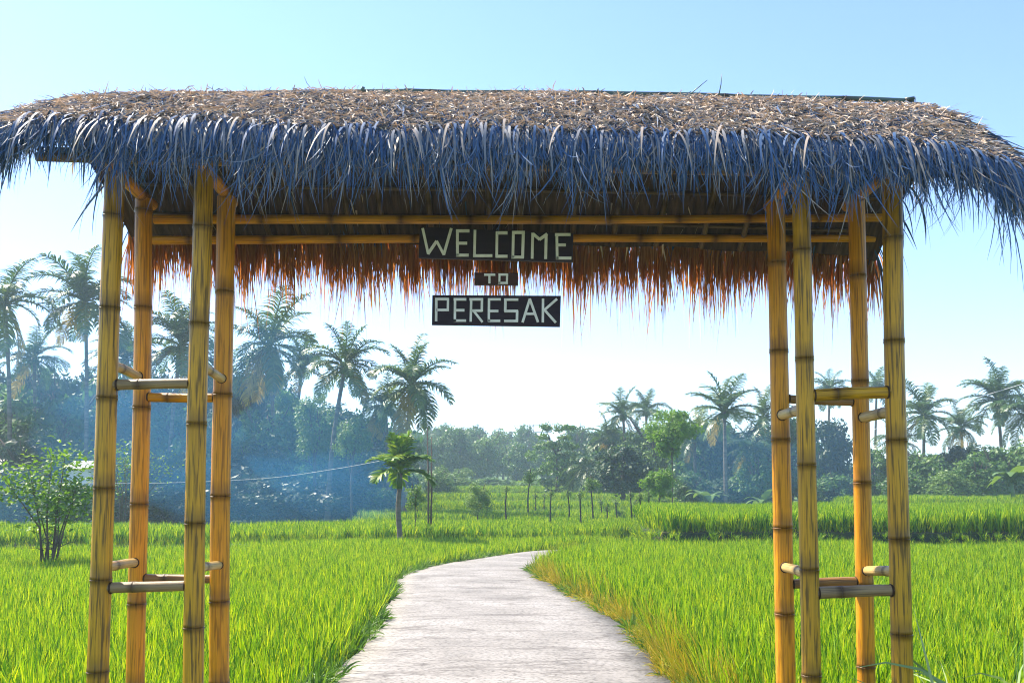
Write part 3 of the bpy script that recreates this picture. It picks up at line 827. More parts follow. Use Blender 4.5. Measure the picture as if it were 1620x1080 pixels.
# ------------------------------------------------------------------ sign boards
def zp(z): return (640 + z[0] / 5.4, 340 + z[1] / 5.4)
def quad_prism(name, pts, Y0, Y1, mat):
    a = [tuple(P(*p, Y0)) for p in pts]
    b = [(x, y + (Y1 - Y0), z) for x, y, z in a]
    me = mesh(name, a + b, [(3, 2, 1, 0), (4, 5, 6, 7), (0, 1, 5, 4), (1, 2, 6, 5), (2, 3, 7, 6), (3, 0, 4, 7)], smooth=False, mat=mat)
    return me
BY = 5.47
def strips(name, segs, wz):
    V, Fc = [], []
    rr = random.Random(len(segs) * 7 + int(segs[0][0]))
    for n_, (x0, y0, x1, y1) in enumerate(segs):
        a, b = Vector((x0, y0)), Vector((x1, y1)); d = (b - a).normalized(); nn = Vector((-d.y, d.x)) * wz / 2 * rr.uniform(.92, 1.06)
        yy = BY - 0.0062 - 0.0011 * (n_ % 3)
        q = [P(*zp(c), BY) for c in (a + nn, b + nn, b - nn, a - nn)]
        base = len(V)
        for c in q: V.append((c.x, yy, c.z))
        for c in q: V.append((c.x, BY + 0.004, c.z))
        Fc += [tuple(base + i for i in f) for f in ((3, 2, 1, 0), (4, 5, 6, 7), (0, 1, 5, 4), (1, 2, 6, 5), (2, 3, 7, 6), (3, 0, 4, 7))]
    return mesh(name, V, Fc, smooth=False, mat=M['letter'])
def board(corners, letters, label, wz, mat, hang):
    c = [zp(p) for p in corners]
    ctr = P(sum(p[0] for p in c) / 4, sum(p[1] for p in c) / 4, BY + 0.01)
    root = empty('sign_board', ctr, label, 'sign', 'sign boards hung under the gateway')
    child('panel', quad_prism('panel', c, BY, BY + 0.022, mat), root)
    for L in letters: child('letter', strips('letter', L, wz), root)
    for (x0, y0, x1, y1) in hang:
        v, f = tube([P(*zp((x0, y0)), BY + 0.012), P(*zp((x1, y1)), BY + 0.012)], 0.0012, 5)
        child('hanging_wire', mesh('hanging_wire', np.array(v), f, mat=M['wire']), root)
board([(130, 102), (1443, 160), (1437, 402), (120, 366)], [
    [(155, 115, 203, 335), (200, 335, 275, 225), (275, 225, 337, 342), (335, 342, 400, 115)],
    [(452, 125, 452, 350), (440, 138, 555, 138), (440, 243, 535, 243), (440, 345, 548, 345)],
    [(602, 130, 597, 358), (585, 350, 750, 350)],
    [(790, 145, 787, 362), (780, 155, 880, 155), (778, 355, 880, 355)],
    [(930, 145, 925, 368), (1015, 148, 1008, 368), (918, 152, 1028, 152), (912, 362, 1018, 362)],
    [(1095, 155, 1090, 374), (1096, 162, 1156, 212), (1152, 212, 1218, 165), (1210, 165, 1205, 377)],
    [(1300, 160, 1304, 380), (1285, 170, 1418, 170), (1305, 258, 1378, 258), (1295, 370, 1425, 370)]],
    'widest dark sign board lettered WELCOME in pale strips under the roof', 24, M['board'], [(300, 60, 300, 112), (1250, 70, 1250, 155)])
board([(596, 492), (971, 495), (971, 599), (596, 597)], [
    [(680, 512, 775, 512), (725, 506, 725, 586)],
    [(812, 505, 810, 588), (876, 505, 874, 588), (802, 511, 886, 511), (800, 582, 884, 582)]],
    'smallest brown sign board lettered TO between the two larger boards', 18, M['board_brown'], [(640, 385, 640, 494), (930, 395, 930, 496)])
board([(237, 684), (1336, 690), (1328, 953), (233, 937)], [
    [(272, 712, 270, 908), (262, 720, 380, 720), (372, 715, 370, 820), (270, 812, 378, 812)],
    [(432, 715, 430, 912), (420, 722, 528, 722), (430, 815, 512, 815), (420, 903, 526, 903)],
    [(570, 715, 565, 912), (555, 722, 672, 722), (662, 718, 660, 825), (570, 818, 665, 818), (592, 822, 666, 916)],
    [(722, 715, 720, 912), (712, 722, 822, 722), (722, 822, 802, 822), (712, 905, 818, 905)],
    [(850, 724, 972, 724), (862, 720, 860, 824), (852, 822, 970, 822), (962, 820, 960, 908), (850, 906, 970, 906)],
    [(1071, 716, 1008, 918), (1069, 716, 1140, 916), (1040, 845, 1112, 845)],
    [(1183, 715, 1181, 918), (1302, 718, 1188, 818), (1192, 808, 1292, 920)]],
    'lowest dark sign board lettered PERESAK in pale strips against the sky', 21, M['board'], [(310, 372, 310, 688), (1290, 402, 1290, 692)])

# ------------------------------------------------------------------ trees
def leaf_cloud(seed, nclump, per, leaf, shape=(1, 1, 1), cr=(0.22, 0.42), tiers=None, fill=0.55, flat=1.0):
    rng = np.random.default_rng(seed)
    c = nrm(rng.normal(size=(nclump, 3))) * (fill + (1 - fill) * rng.random((nclump, 1))) * 0.78
    c[:, 2] *= 0.95
    if tiers:
        zt = rng.choice(tiers, nclump)
        a = rng.random(nclump) * 2 * math.pi; rr = rng.random(nclump) ** .5 * (0.85 - 0.35 * np.abs(zt))
        c = np.stack([rr * np.cos(a), rr * np.sin(a), zt + rng.normal(0, .03, nclump)], 1)
    r = rng.uniform(*cr, nclump)
    ct = rng.random(nclump)
    i = np.repeat(np.arange(nclump), per); n = len(i)
    u = nrm(rng.normal(size=(n, 3))); rad = r[i] * (0.45 + 0.6 * rng.random(n))
    p = c[i] + u * rad[:, None] * np.array([1, 1, 0.75 * flat]) + rng.normal(0, 0.02, (n, 3))
    nr = nrm(u * 0.8 + UPV * 0.6 + rng.normal(size=(n, 3)) * 0.55)
    ax = nrm(np.cross(nr, rng.normal(size=(n, 3)))); bx = np.cross(nr, ax)
    L = (leaf * rng.uniform(0.6, 1.4, n))[:, None]; W = L * 0.5
    V = np.stack([p - ax * L * .5, p + bx * W * .5 - nr * L * 0.08, p + ax * L * .5, p - bx * W * .5 - nr * L * 0.08], 1).reshape(-1, 3)
    q = np.arange(n * 4).reshape(n, 4)
    t = np.clip(0.5 * ct[i] + 0.5 * rng.random(n), 0, 1)
    return V * np.array(shape), q, np.repeat(t, 4)
CROWN = {}
def crown_mesh(key, mat, *a, **k):
    v, q, t = leaf_cloud(*a, **k)
    CROWN[key] = mesh('crown', v, q, {'tone': t}, smooth=False, mat=M[mat])
for i in range(4): crown_mesh(('dark', i), 'leaf_dark', 300 + i, 52, 85, 0.135, cr=(0.16, 0.36))
for i in range(4): crown_mesh(('mid', i), 'leaf_mid', 310 + i, 52, 85, 0.135, cr=(0.16, 0.36))
for i in range(2): crown_mesh(('pale', i), 'leaf_pale', 320 + i, 40, 110, 0.10)
for i in range(2): crown_mesh(('bright', i), 'leaf_bright', 330 + i, 44, 150, 0.10, cr=(0.16, 0.34), fill=0.3)
crown_mesh(('tier', 0), 'leaf_mid', 340, 90, 70, 0.09, cr=(0.14, 0.26), tiers=[-0.8, -0.55, -0.3, -0.1, 0.15, 0.4, 0.6, 0.85], flat=0.6)
for i in range(2): crown_mesh(('thin', i), 'leaf_pale', 350 + i, 18, 34, 0.17, cr=(0.2, 0.5), fill=0.2)
def trunk_mesh(seed, limbs=6, sides=7):
    """unit tree skeleton: trunk from 0 to 1, limbs into a crown of radius .5 centred at z=.65"""
    rr = random.Random(seed); items = []
    w1 = rr.uniform(-.04, .04)
    spine = [Vector((w1 * math.sin(k * 1.3), w1 * math.cos(k * 1.7) - w1, k * 0.19)) for k in range(5)]
    items.append((spine, [0.05, 0.04, 0.034, 0.026, 0.014]))
    for _ in range(limbs):
        k = rr.uniform(0.35, 0.75); b = Vector((0, 0, k)); a = rr.uniform(0, 6.28); L = rr.uniform(.2, .36)
        m_ = b + Vector((math.cos(a) * L * .55, math.sin(a) * L * .55, L * .35)); e = b + Vector((math.cos(a) * L * 1.1, math.sin(a) * L * 1.1, L * .95))
        items.append(([b, m_, e], [0.022, 0.015, 0.005]))
        for __ in range(2):
            a2 = a + rr.uniform(-1, 1); e2 = m_ + Vector((math.cos(a2) * .14, math.sin(a2) * .14, rr.uniform(.05, .16)))
            items.append(([m_, m_.lerp(e2, .5) + Vector((0, 0, .02)), e2], [0.011, 0.008, 0.003]))
    return tubes('trunk', items, sides, M['bark'])
TRUNK = [trunk_mesh(400 + i) for i in range(4)]
tr = random.Random(99)
def tree(kind, x, ytop, wpx, d, label, cat='tree', group=None, ybot=None, base=None, name='tree', var=None, trunk_r=1.0, depth=1.0):
    """broadleaf tree: crown between photo rows ytop and ybot, wpx wide, standing at distance d"""
    top = P(x, ytop, d)
    z0 = float(ground_h(top.x, d)) if base is None else base
    root = empty(name, (top.x, d, z0), label, cat, group, tr.uniform(0, 6.28))
    zb = z0 + 0.12 * (top.z - z0) if ybot is None else P(x, ybot, d).z
    hh = (top.z - zb) / 2; rr = wpx / 2 * PXM(d)
    keys = [k for k in CROWN if k[0] == kind]
    cr = link('crown', CROWN[keys[tr.randrange(len(keys)) if var is None else var]], root)
    cr.location = (0, 0, (top.z + zb) / 2 - z0); cr.scale = (rr, rr * depth, hh)
    H = (top.z - z0) * 0.93
    t = link('trunk', TRUNK[tr.randrange(4)], root)
    t.scale = (min(rr * 1.6, H * 0.9) * trunk_r, min(rr * 1.6, H * 0.9) * trunk_r, H)
    return root

# palms
def frond_mesh(seed, elev, mat, n=34, droop=1.3, leaflet=0.26, lw=0.026, lgrav=1.6, upv=0.35):
    """unit frond along +X, starting at the given elevation and arching down"""
    rng = np.random.default_rng(seed)
    p = np.zeros(3); e = R(elev); pts = [p.copy()]; N = 16
    bend = rng.normal(0, .10)
    az = 0.0; tang = []
    for k in range(N):
        t = np.array([math.cos(e) * math.cos(az), math.cos(e) * math.sin(az), math.sin(e)]); tang.append(t)
        p = p + t / N; pts.append(p.copy())
        e -= droop / N * (0.5 + 1.0 * k / N); e = max(e, R(-86)); az += bend / N
    pts = np.array(pts); tang.append(tang[-1]); tang = np.array(tang)
    st = np.linspace(0.13, 0.99, n); ii = st * N; i0 = np.minimum(ii.astype(int), N - 1); f = (ii - i0)[:, None]
    pos = pts[i0] * (1 - f) + pts[i0 + 1] * f; tg = tang[i0]
    sd = nrm(np.cross(tg, UPV)); up = np.cross(sd, tg)
    roots, dirs, lens = [], [], []
    for sg in (-1, 1):
        dd = sd * sg * 0.85 + tg * 0.62 + up * upv + rng.normal(size=(n, 3)) * 0.13
        roots.append(pos); dirs.append(dd); lens.append(leaflet * np.sin(math.pi * np.clip(st * .88 + .12, 0, 1)) ** .6 * rng.uniform(.8, 1.1, n) + .04)
    rt, dr, ln_ = np.concatenate(roots), np.concatenate(dirs), np.concatenate(lens)
    lv = blades(rng, rt, dr, lw, ln_, 3, lgrav, 0.15, side=np.concatenate([tg, tg]), tip=0.05)
    # rachis as a three sided stem
    ra = np.linspace(0.022, 0.004, N + 1)
    V = []; 
    for k in range(N + 1):
        s_ = nrm(np.cross(tang[k], UPV)[None])[0]; u_ = np.cross(s_, tang[k])
        for th in (0.5, 2.6, 4.7): V.append(pts[k] + ra[k] * (math.cos(th) * s_ + math.sin(th) * u_))
    Q = np.array([(k * 3 + j, k * 3 + (j + 1) % 3, (k + 1) * 3 + (j + 1) % 3, (k + 1) * 3 + j) for k in range(N) for j in range(3)])
    v, q, t = join([lv, (np.array(V), Q, np.full(len(V), 0.8))])
    return mesh('frond', v, q, {'tone': t}, mat=M[mat])
FR = {'up': [frond_mesh(500 + i, 78, 'frond', droop=0.8 + .3 * i) for i in range(2)],
      'mid': [frond_mesh(510 + i, 48, 'frond', droop=1.3 + .35 * i) for i in range(3)],
      'flat': [frond_mesh(520 + i, 15, 'frond', droop=1.3 + .2 * i) for i in range(3)],
      'low': [frond_mesh(530 + i, -22, 'frond', droop=1.2) for i in range(2)],
      'dry': [frond_mesh(540 + i, -50, 'frond_dry', droop=0.9) for i in range(2)]}
PALM_TRUNK = {}
def palm_trunk(bend):
    pts = [Vector((bend * (k / 10) ** 2, 0, k / 10)) for k in range(11)]
    rad = [0.20 - 0.08 * (k / 10) ** .5 + (0.07 if k == 0 else 0) for k in range(11)]
    return pts, rad
pr = random.Random(123)
nut_v, nut_f = [], []
for k in range(7):
    a = k * 0.9; c = np.array([math.cos(a) * .22, math.sin(a) * .22, -0.22 - .08 * (k % 2)])
    b0 = len(nut_v)
    for lat in (-1, -.5, .5, 1):
        rr_ = 0.13 * math.sqrt(max(0, 1 - (lat * .96) ** 2)) + .01
        for j in range(6): nut_v.append(c + np.array([rr_ * math.cos(j * 1.047), rr_ * math.sin(j * 1.047), lat * .15]))
    for r_ in range(3):
        for j in range(6): nut_f.append((b0 + r_ * 6 + j, b0 + r_ * 6 + (j + 1) % 6, b0 + (r_ + 1) * 6 + (j + 1) % 6, b0 + (r_ + 1) * 6 + j))
NUTS = mesh('coconuts', np.array(nut_v), nut_f, mat=M['leaf_pale'])
def palm(x, y, d, rpx, label, group='coconut palms', dry=1, lean=None, n=None, droopy=0, base=None, nuts=True, wind=None):
    """coconut palm: crown centre at photo (x, y), fronds about rpx long, at distance d"""
    c = P(x, y, d); z0 = float(ground_h(c.x, d)) if base is None else base
    lean = pr.uniform(-.06, .06) if lean is None else lean
    H = c.z - z0; off = lean * H
    root = empty('coconut_palm', (c.x - off, d, z0), label, 'palm tree', group)
    pts = [Vector((off * (k / 10) ** 2, 0, H * k / 10)) for k in range(11)]
    t = link('trunk', tubes('trunk', [(pts, [0.17 - 0.07 * (k / 10) ** .5 + (0.06 if k == 0 else 0) for k in range(11)])], 8, M['palm_bark']), root)
    fl = rpx * PXM(d) * 1.22
    seq = ['up'] * pr.randint(2, 5) + ['mid'] * pr.randint(6, 10) + ['flat'] * pr.randint(5, 9) + ['low'] * (pr.randint(3, 6) + droopy) + ['dry'] * dry
    wind = (pr.uniform(-.22, .22), pr.uniform(-.22, .22))
    for i, kd in enumerate(seq):
        if kd not in ('dry',) and pr.random() < 0.08: continue
        f = link('frond', FR[kd][pr.randrange(len(FR[kd]))], root)
        f.location = (off + pr.uniform(-.06, .06), pr.uniform(-.06, .06), H - 0.05 + pr.uniform(-.05, .08))
        f.rotation_euler = (pr.uniform(-.16, .16) + wind[0], pr.uniform(-.16, .16) + wind[1], i * 2.39996 + pr.uniform(-.4, .4))
        s_ = fl * pr.uniform(.74, 1.12); f.scale = (s_, s_, s_)
    if nuts:
        nu = link('coconuts', NUTS, root); nu.location = (off, 0, H - .02)
    return root
G_L = 'coconut palms above the smoky left wood'
palm(8, 478, 56, 78, 'tall coconut palm at the left edge of the view, cut by the frame', G_L, 1)
palm(135, 476, 57, 80, 'tall coconut palm with drooping lower fronds just left of the outermost left post', G_L, 2, droopy=4, lean=-.03)
palm(54, 566, 60, 52, 'short coconut palm between the two tallest palms on the left', G_L, 1)
palm(197, 566, 62, 60, 'coconut palm half hidden behind the left pair of left posts', G_L, 1)
palm(287, 545, 58, 76, 'coconut palm with yellowing fronds seen between the left tower posts', G_L, 4, droopy=2)
palm(425, 545, 58, 84, 'big ragged coconut palm right beside the innermost left post under the thatch', G_L, 3, droopy=5, lean=-.05)
palm(478, 580, 63, 50, 'small coconut palm rising between the ragged palm and the lone slender palm', G_L, 1)
palm(547, 578, 50, 70, 'slender coconut palm with curved dark trunk left of the areca palm', G_L, 1, lean=.10)
palm(652, 608, 48, 74, 'coconut palm at the right end of the left wood, above the areca palm', G_L, 2, droopy=3, lean=.05)
palm(608, 640, 52, 50, 'low yellowish coconut palm tucked between the slender and the rightmost wood palms', G_L, 4)
G_R = 'coconut palms on the right skyline'
palm(985, 655, 76, 44, 'coconut palm behind the dark mango tree, left of the bright feathery tree', G_R, 1)
palm(1022, 650, 80, 38, 'coconut palm peeping out behind the bright feathery tree', G_R, 0)
palm(932, 738, 72, 44, 'low drooping coconut palm beside the umbrella shaped tree', G_R, 2, droopy=4)
palm(1146, 650, 60, 58, 'tall coconut palm with straight trunk left of the right tower', G_R, 1, lean=0.0)
palm(1206, 660, 68, 46, 'coconut palm touching the left edge of the right tower', G_R, 2)
palm(1313, 612, 86, 34, 'coconut palm top showing above the upper rung inside the right tower', G_R, 0)
palm(1387, 618, 86, 34, 'coconut palm with thin trunk between the two rightmost posts', G_R, 0)
palm(1462, 655, 68, 50, 'coconut palm standing just right of the rightmost post', G_R, 2, droopy=2)
palm(1521, 676, 72, 38, 'short yellowish coconut palm between two taller palms at right', G_R, 3)
palm(1578, 632, 66, 54, 'tall dense coconut palm near the right edge of the view', G_R, 1, droopy=2)
palm(1628, 652, 64, 50, 'coconut palm cut by the right edge of the frame', G_R, 1)
palm(1098, 690, 66, 44, 'low coconut palm hanging over the short trees right of the bright feathery tree', G_R, 1, droopy=3)
palm(1186, 712, 62, 42, 'low coconut palm between the tall straight palm and the right tower', G_R, 1, droopy=3)
palm(1420, 700, 70, 40, 'low coconut palm behind the rightmost post', G_R, 1, droopy=3)
palm(962, 694, 78, 40, 'low coconut palm left of the mango like tree', G_R, 1, droopy=3)
G_F = 'far hazy palms beyond the terraces'
for (x, y, r, lb) in ((700, 694, 22, 'far hazy palm at the left end of the distant wood'), (738, 700, 20, 'far hazy palm left of the middle of the distant wood'), (790, 712, 26, 'far hazy palm with wide fronds in the middle of the distant wood'),
                  (826, 700, 20, 'far hazy palm beside the lattice mast'), (770, 722, 24, 'lower far hazy palm in the distant wood'), (720, 728, 24, 'low far hazy palm above the small bush')):
    palm(x, y, 135, r, lb, G_F, 0, nuts=False)

# areca palm in front of the left wood
for v_ in ('up', 'mid', 'flat'):
    FR['areca_' + v_] = [frond_mesh(560 + i + len(v_), {'up': 82, 'mid': 52, 'flat': 16}[v_], 'areca', n=24, droop={'up': .35, 'mid': 1.3, 'flat': 1.5}[v_] + .3 * i, leaflet=0.40, lw=0.085, lgrav=0.9, upv=0.3) for i in range(2)]
def areca(x, y, d, ybase, rpx, label):
    c = P(x, y, d); z0 = float(ground_h(c.x, d)); H = c.z - z0
    root = empty('areca_palm', (c.x, d, z0), label, 'palm tree')
    link('trunk', tubes('trunk', [([Vector((0.03 * math.sin(k), 0, H * k / 8)) for k in range(9)], [0.085 - 0.003 * k for k in range(9)])], 10, M['palm_bark']), root)
    link('crownshaft', tubes('crownshaft', [([Vector((0, 0, H - .45)), Vector((0, 0, H - .2)), Vector((0, 0, H + .08))], [0.075, 0.085, 0.04])], 10, M['areca']), root)
    fl = rpx * PXM(d) * 1.2
    for i, kd in enumerate(['areca_up'] * 5 + ['areca_mid'] * 6 + ['areca_flat'] * 3):
        f = link('frond', FR[kd][i % 2], root); f.location = (0, 0, H)
        f.rotation_euler = (0, 0, i * 2.4 + .4); s_ = fl * pr.uniform(.85, 1.05); f.scale = (s_, s_, s_)
areca(632, 748, 27.0, 848, 56, 'small bright areca palm standing alone in the rice before the wood')

# left wood
G_W = 'broadleaf trees of the smoky left wood'
WL = 'dark broadleaf tree merged into the smoky wood left of the path'
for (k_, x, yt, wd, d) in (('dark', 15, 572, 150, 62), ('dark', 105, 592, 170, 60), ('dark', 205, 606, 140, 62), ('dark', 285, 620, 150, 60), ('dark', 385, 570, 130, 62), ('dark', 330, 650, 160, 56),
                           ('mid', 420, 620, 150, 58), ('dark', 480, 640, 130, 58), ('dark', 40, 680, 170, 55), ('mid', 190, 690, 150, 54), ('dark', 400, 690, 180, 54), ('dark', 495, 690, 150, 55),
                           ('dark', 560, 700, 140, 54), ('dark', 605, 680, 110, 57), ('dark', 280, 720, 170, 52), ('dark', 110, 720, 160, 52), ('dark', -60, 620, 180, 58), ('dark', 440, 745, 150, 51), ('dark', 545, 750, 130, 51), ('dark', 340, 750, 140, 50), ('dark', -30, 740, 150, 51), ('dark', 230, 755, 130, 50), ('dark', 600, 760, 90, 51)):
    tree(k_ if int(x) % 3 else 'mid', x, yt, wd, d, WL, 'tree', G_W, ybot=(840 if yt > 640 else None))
for i in range(16):
    x = -90 + i * 46 + tr.uniform(-14, 14)
    yt = 556 + tr.uniform(-14, 16) if x < 440 else 584 + (x - 440) * .34 + tr.uniform(-10, 10)
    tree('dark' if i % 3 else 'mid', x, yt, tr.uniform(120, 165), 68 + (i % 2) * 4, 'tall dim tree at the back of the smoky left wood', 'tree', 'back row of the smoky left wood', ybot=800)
tree('mid', 118, 752, 120, 43, 'low leafy bush tree in front of the small white house', 'tree', ybot=850)
tree('pale', 500, 612, 95, 52, 'paler sunlit tree below the slender coconut palm in the left wood', 'tree', None, 735)
tree('pale', 560, 640, 70, 49, 'yellowish green tree behind the areca palm in the left wood', 'tree', None, 740)
tree('bright', 455, 600, 50, 60, 'yellow green treetop under the ragged palm in the left wood', 'tree', None, 680)

# middle and right
tree('thin', 657, 747, 44, 29, 'thin crooked sapling right of the areca palm', 'tree', None, 815, trunk_r=.5)
tree('pale', 757, 756, 52, 37, 'small rounded bush tree standing alone in the middle field', 'tree', None, 822, trunk_r=.8)
tree('tier', 880, 668, 108, 76, 'umbrella shaped tree with layered branches in the middle distance', 'tree', None, 790, trunk_r=.6)
tree('dark', 985, 690, 112, 58, 'dark rounded mango like tree left of the bright feathery tree', 'tree', None, 795)
tree('bright', 1062, 630, 100, 46, 'tall bright green feathery tree with bare straight trunk', 'tree', None, 738, trunk_r=.3)
tree('bright', 1042, 726, 62, 42, 'short bright yellow green tree at the end of the right terrace', 'tree', None, 802, trunk_r=.4)
for k_, x, yt, wd, d, lb in (
    ('dark', 1165, 656, 130, 66, 'dark shadowed tree under the tall straight palm'),
    ('mid', 1110, 640, 120, 68, 'mid green tree directly right of the bright feathery tree'),
    ('mid', 1200, 712, 90, 60, 'rounded bush tree left of the right tower, reaching down to the rice'),
    ('mid', 1095, 740, 80, 62, 'low tree below the mid green one, behind the right terrace'),
    ('mid', 1250, 648, 100, 68, 'tree partly hidden behind the leftmost post of the right tower'),
    ('dark', 1312, 642, 86, 72, 'tall dark columnar tree between the middle posts of the right tower'),
    ('mid', 1378, 700, 80, 66, 'tree between the two rightmost posts of the right tower'),
    ('mid', 1460, 702, 100, 66, 'bushy tree right of the rightmost post'),
    ('dark', 1520, 690, 100, 68, 'dark round treetop below the short yellowish palm'),
    ('mid', 1575, 696, 110, 62, 'broad bushy tree under the tall dense palm at right'),
    ('mid', 1625, 680, 90, 62, 'tall bushy tree cut by the right edge of the frame'),
    ('mid', 1430, 740, 90, 62, 'low bushy tree behind the rightmost post'),
    ('pale', 1505, 735, 110, 60, 'pale low tree at the foot of the right hand woods'),
    ('mid', 1320, 740, 100, 64, 'low tree at the foot of the dark columnar tree'),
    ('dark', 1150, 750, 120, 62, 'dark low thicket tree behind the right terrace'),
    ('pale', 840, 752, 70, 92, 'pale tree at the foot of the umbrella shaped tree'),
    ('pale', 720, 735, 90, 88, 'pale tree above the small bush tree in the middle'),
    ('pale', 690, 730, 70, 80, 'pale tree beside the two thin bamboo poles'),
    ('mid', 780, 752, 80, 100, 'mid green tree in the far middle beyond the terraces'),
    ('mid', 915, 745, 90, 84, 'tree between the umbrella shaped tree and the mango like tree'),
    ('pale', 1035, 650, 140, 74, 'wide pale tree behind the two bright green trees'),
    ('mid', 968, 660, 100, 80, 'tree crown showing over the left shoulder of the mango like tree'),
    ('mid', 1210, 660, 100, 70, 'tree below the palm that touches the right tower'),
    ('mid', 1545, 712, 90, 60, 'low bushy tree before the tall dense palm'),
    ('mid', 948, 722, 80, 82, 'tree just left of the mango like tree crown')):
    tree(k_, x, yt, wd, d, lb, 'tree')
# distant wood
for i in range(44):
    x = 560 + i * 13 + tr.uniform(-14, 14); d = 118 + (i % 4) * 14
    yt = 674 + tr.uniform(-16, 22) + max(0, (x - 830)) * 0.02
    tree(('mid', 'pale', 'mid', 'dark')[i % 4], x, yt, tr.uniform(54, 86), d, 'hazy blue tree in the distant wood beyond the terraces', 'tree', 'trees of the distant wood')
for i in range(40):
    x = -140 + i * 48 + tr.uniform(-20, 20)
    if 640 < x < 860: continue
    tree('dark' if i % 2 else 'mid', x, 715 + tr.uniform(-10, 20), tr.uniform(90, 140), 84 + (i % 3) * 6, 'dim hazy tree standing behind the nearer trees of the woods', 'tree', 'trees at the back of the woods')

# row of thin saplings on the terraces
G_S = 'thin saplings along the terraces'
SAP = [(801, 768, 36), (837, 742, 44), (871, 774, 36), (899, 774, 39), (918, 776, 35), (936, 752, 41), (951, 790, 46), (998, 776, 37), (1005, 790, 39), (1014, 778, 32), (1026, 778, 36), (847, 780, 50), (861, 780, 52), (960, 800, 42), (975, 790, 44)]
SL = ['sapling stake leftmost of the row on the middle terraces', 'taller leafy sapling right of the leftmost stake', 'sapling below the umbrella shaped tree, nearest to the path end', 'sapling with short forked top right of the path end',
      'slim sapling left of the leafy one before the drooping palm', 'leafy sapling before the drooping coconut palm', 'tiny sapling right of the leafy one on a far terrace', 'left sapling of the pair under the mango like tree',
      'right sapling of the pair under the mango like tree', 'tall bare sapling stem nearest the corner of the right terrace', 'slim sapling beside the short bright tree', 'far tiny sapling under the umbrella shaped tree', 'far tiny sapling just right of the umbrella tree trunk',
      'small sapling left of the pair under the mango like tree', 'faint sapling close behind the pair under the mango like tree']
for (x, yt, d), lb in zip(SAP, SL):
    top = P(x, yt, d); z0 = GZ; H = top.z - z0
    root = empty('sapling', (top.x, d, z0), lb, 'sapling', G_S, tr.uniform(0, 6.28))
    k_ = tr.uniform(-.05, .05)
    link('trunk', tubes('trunk', [([Vector((k_ * math.sin(q * .8), k_ * math.cos(q), H * q / 6)) for q in range(7)], [.045 - .004 * q for q in range(7)])], 6, M['bark_dark']), root)
    big = yt < 760; w2, h2 = (0.55, 0.55) if big else (0.26, 0.22)
    c_ = link('crown', CROWN[('thin', tr.randrange(2))], root); c_.location = (0, 0, H - h2 * .6); c_.scale = (w2, w2, h2)

# two thin bamboo poles standing in the middle field
for x0, x1, yt, lb in ((676, 678, 676, 'thin bamboo pole standing right of the crooked sapling, the taller of two'), (683, 681, 690, 'thin bamboo pole standing right beside the taller one')):
    b = P(x1, 838, 30.5); t = P(x0, yt, 30.5); b.z = -0.3
    root = empty('bamboo_pole', b, lb, 'pole', 'thin poles in the middle field')
    v, f = tube([b, b.lerp(t, .5) + Vector((.02, 0, 0)), t], [0.035, 0.03, 0.012], 8)
    child('stem', mesh('stem', np.array(v), f, mat=M['bark']), root)

# sparse shrub in the left field
def shrub(x, ytop, wpx, d, base, label, seed, leafmat='leaf_pale', n=1500):
    rr = random.Random(seed); g_ = np.random.default_rng(seed)
    top = P(x, ytop, d); H = top.z - base; W = wpx / 2 * PXM(d)
    root = empty('shrub', (top.x, d, base), label, 'shrub')
    items, tips = [], []
    for _ in range(9):
        a = rr.uniform(0, 6.28); rad = W * rr.uniform(.15, .95); h = H * rr.uniform(.5, 1.0) * (1 - .35 * rad / W)
        e = Vector((math.cos(a) * rad, math.sin(a) * rad * .7, h)); m_ = Vector((e.x * .3, e.y * .3, h * .5)) + Vector((rr.uniform(-.1, .1), 0, 0))
        items.append(([Vector((rr.uniform(-.12, .12), rr.uniform(-.12, .12), -.05)), m_, e], [0.028, 0.018, 0.004])); tips.append(e)
        for __ in range(6):
            f = rr.uniform(.25, .95); s0 = m_.lerp(e, f) if f > .5 else Vector((0, 0, 0)).lerp(m_, f * 2); a2 = rr.uniform(0, 6.28); L = rr.uniform(.2, .5) * W * .7
            t = s0 + Vector((math.cos(a2) * L, math.sin(a2) * L, rr.uniform(-.05, .35) * L)); items.append(([s0, s0.lerp(t, .5) + Vector((0, 0, .03)), t], [0.009, 0.006, 0.002])); tips.append(t)
    link('stem', tubes('stem', items, 6, M['bark']), root)
    tp = np.array([tuple(t) for t in tips]); i = g_.integers(0, len(tp), n)
    p = tp[i] + g_.normal(size=(n, 3)) * np.array([.20, .20, .11]) * W * .95
    p = p[p[:, 2] > H * .30 + .25 * H * g_.random(n) * (g_.random(n) < .5)]; n = len(p)
    d_ = g_.normal(size=(n, 3)) * np.array([1, 1, .45])
    v, q, t = blades(g_, p, d_, 0.06, g_.uniform(.07, .14, n), 2, .6, .2, side=np.cross(d_, UPV) + g_.normal(size=(n, 3)) * .3, tip=.1, mid=1.2)
    link('foliage', mesh('foliage', v, q, {'tone': t}, mat=M[leafmat]), root)
shrub(88, 650, 185, 19, -0.25, 'sparse leafy shrub with forked stems in the rice at far left', 7, 'leaf_bright', 3600)
shrub(200, 655, 150, 40, -0.35, 'taller sparse sunlit shrub behind the outer left posts', 9, 'leaf_bright', 1800)

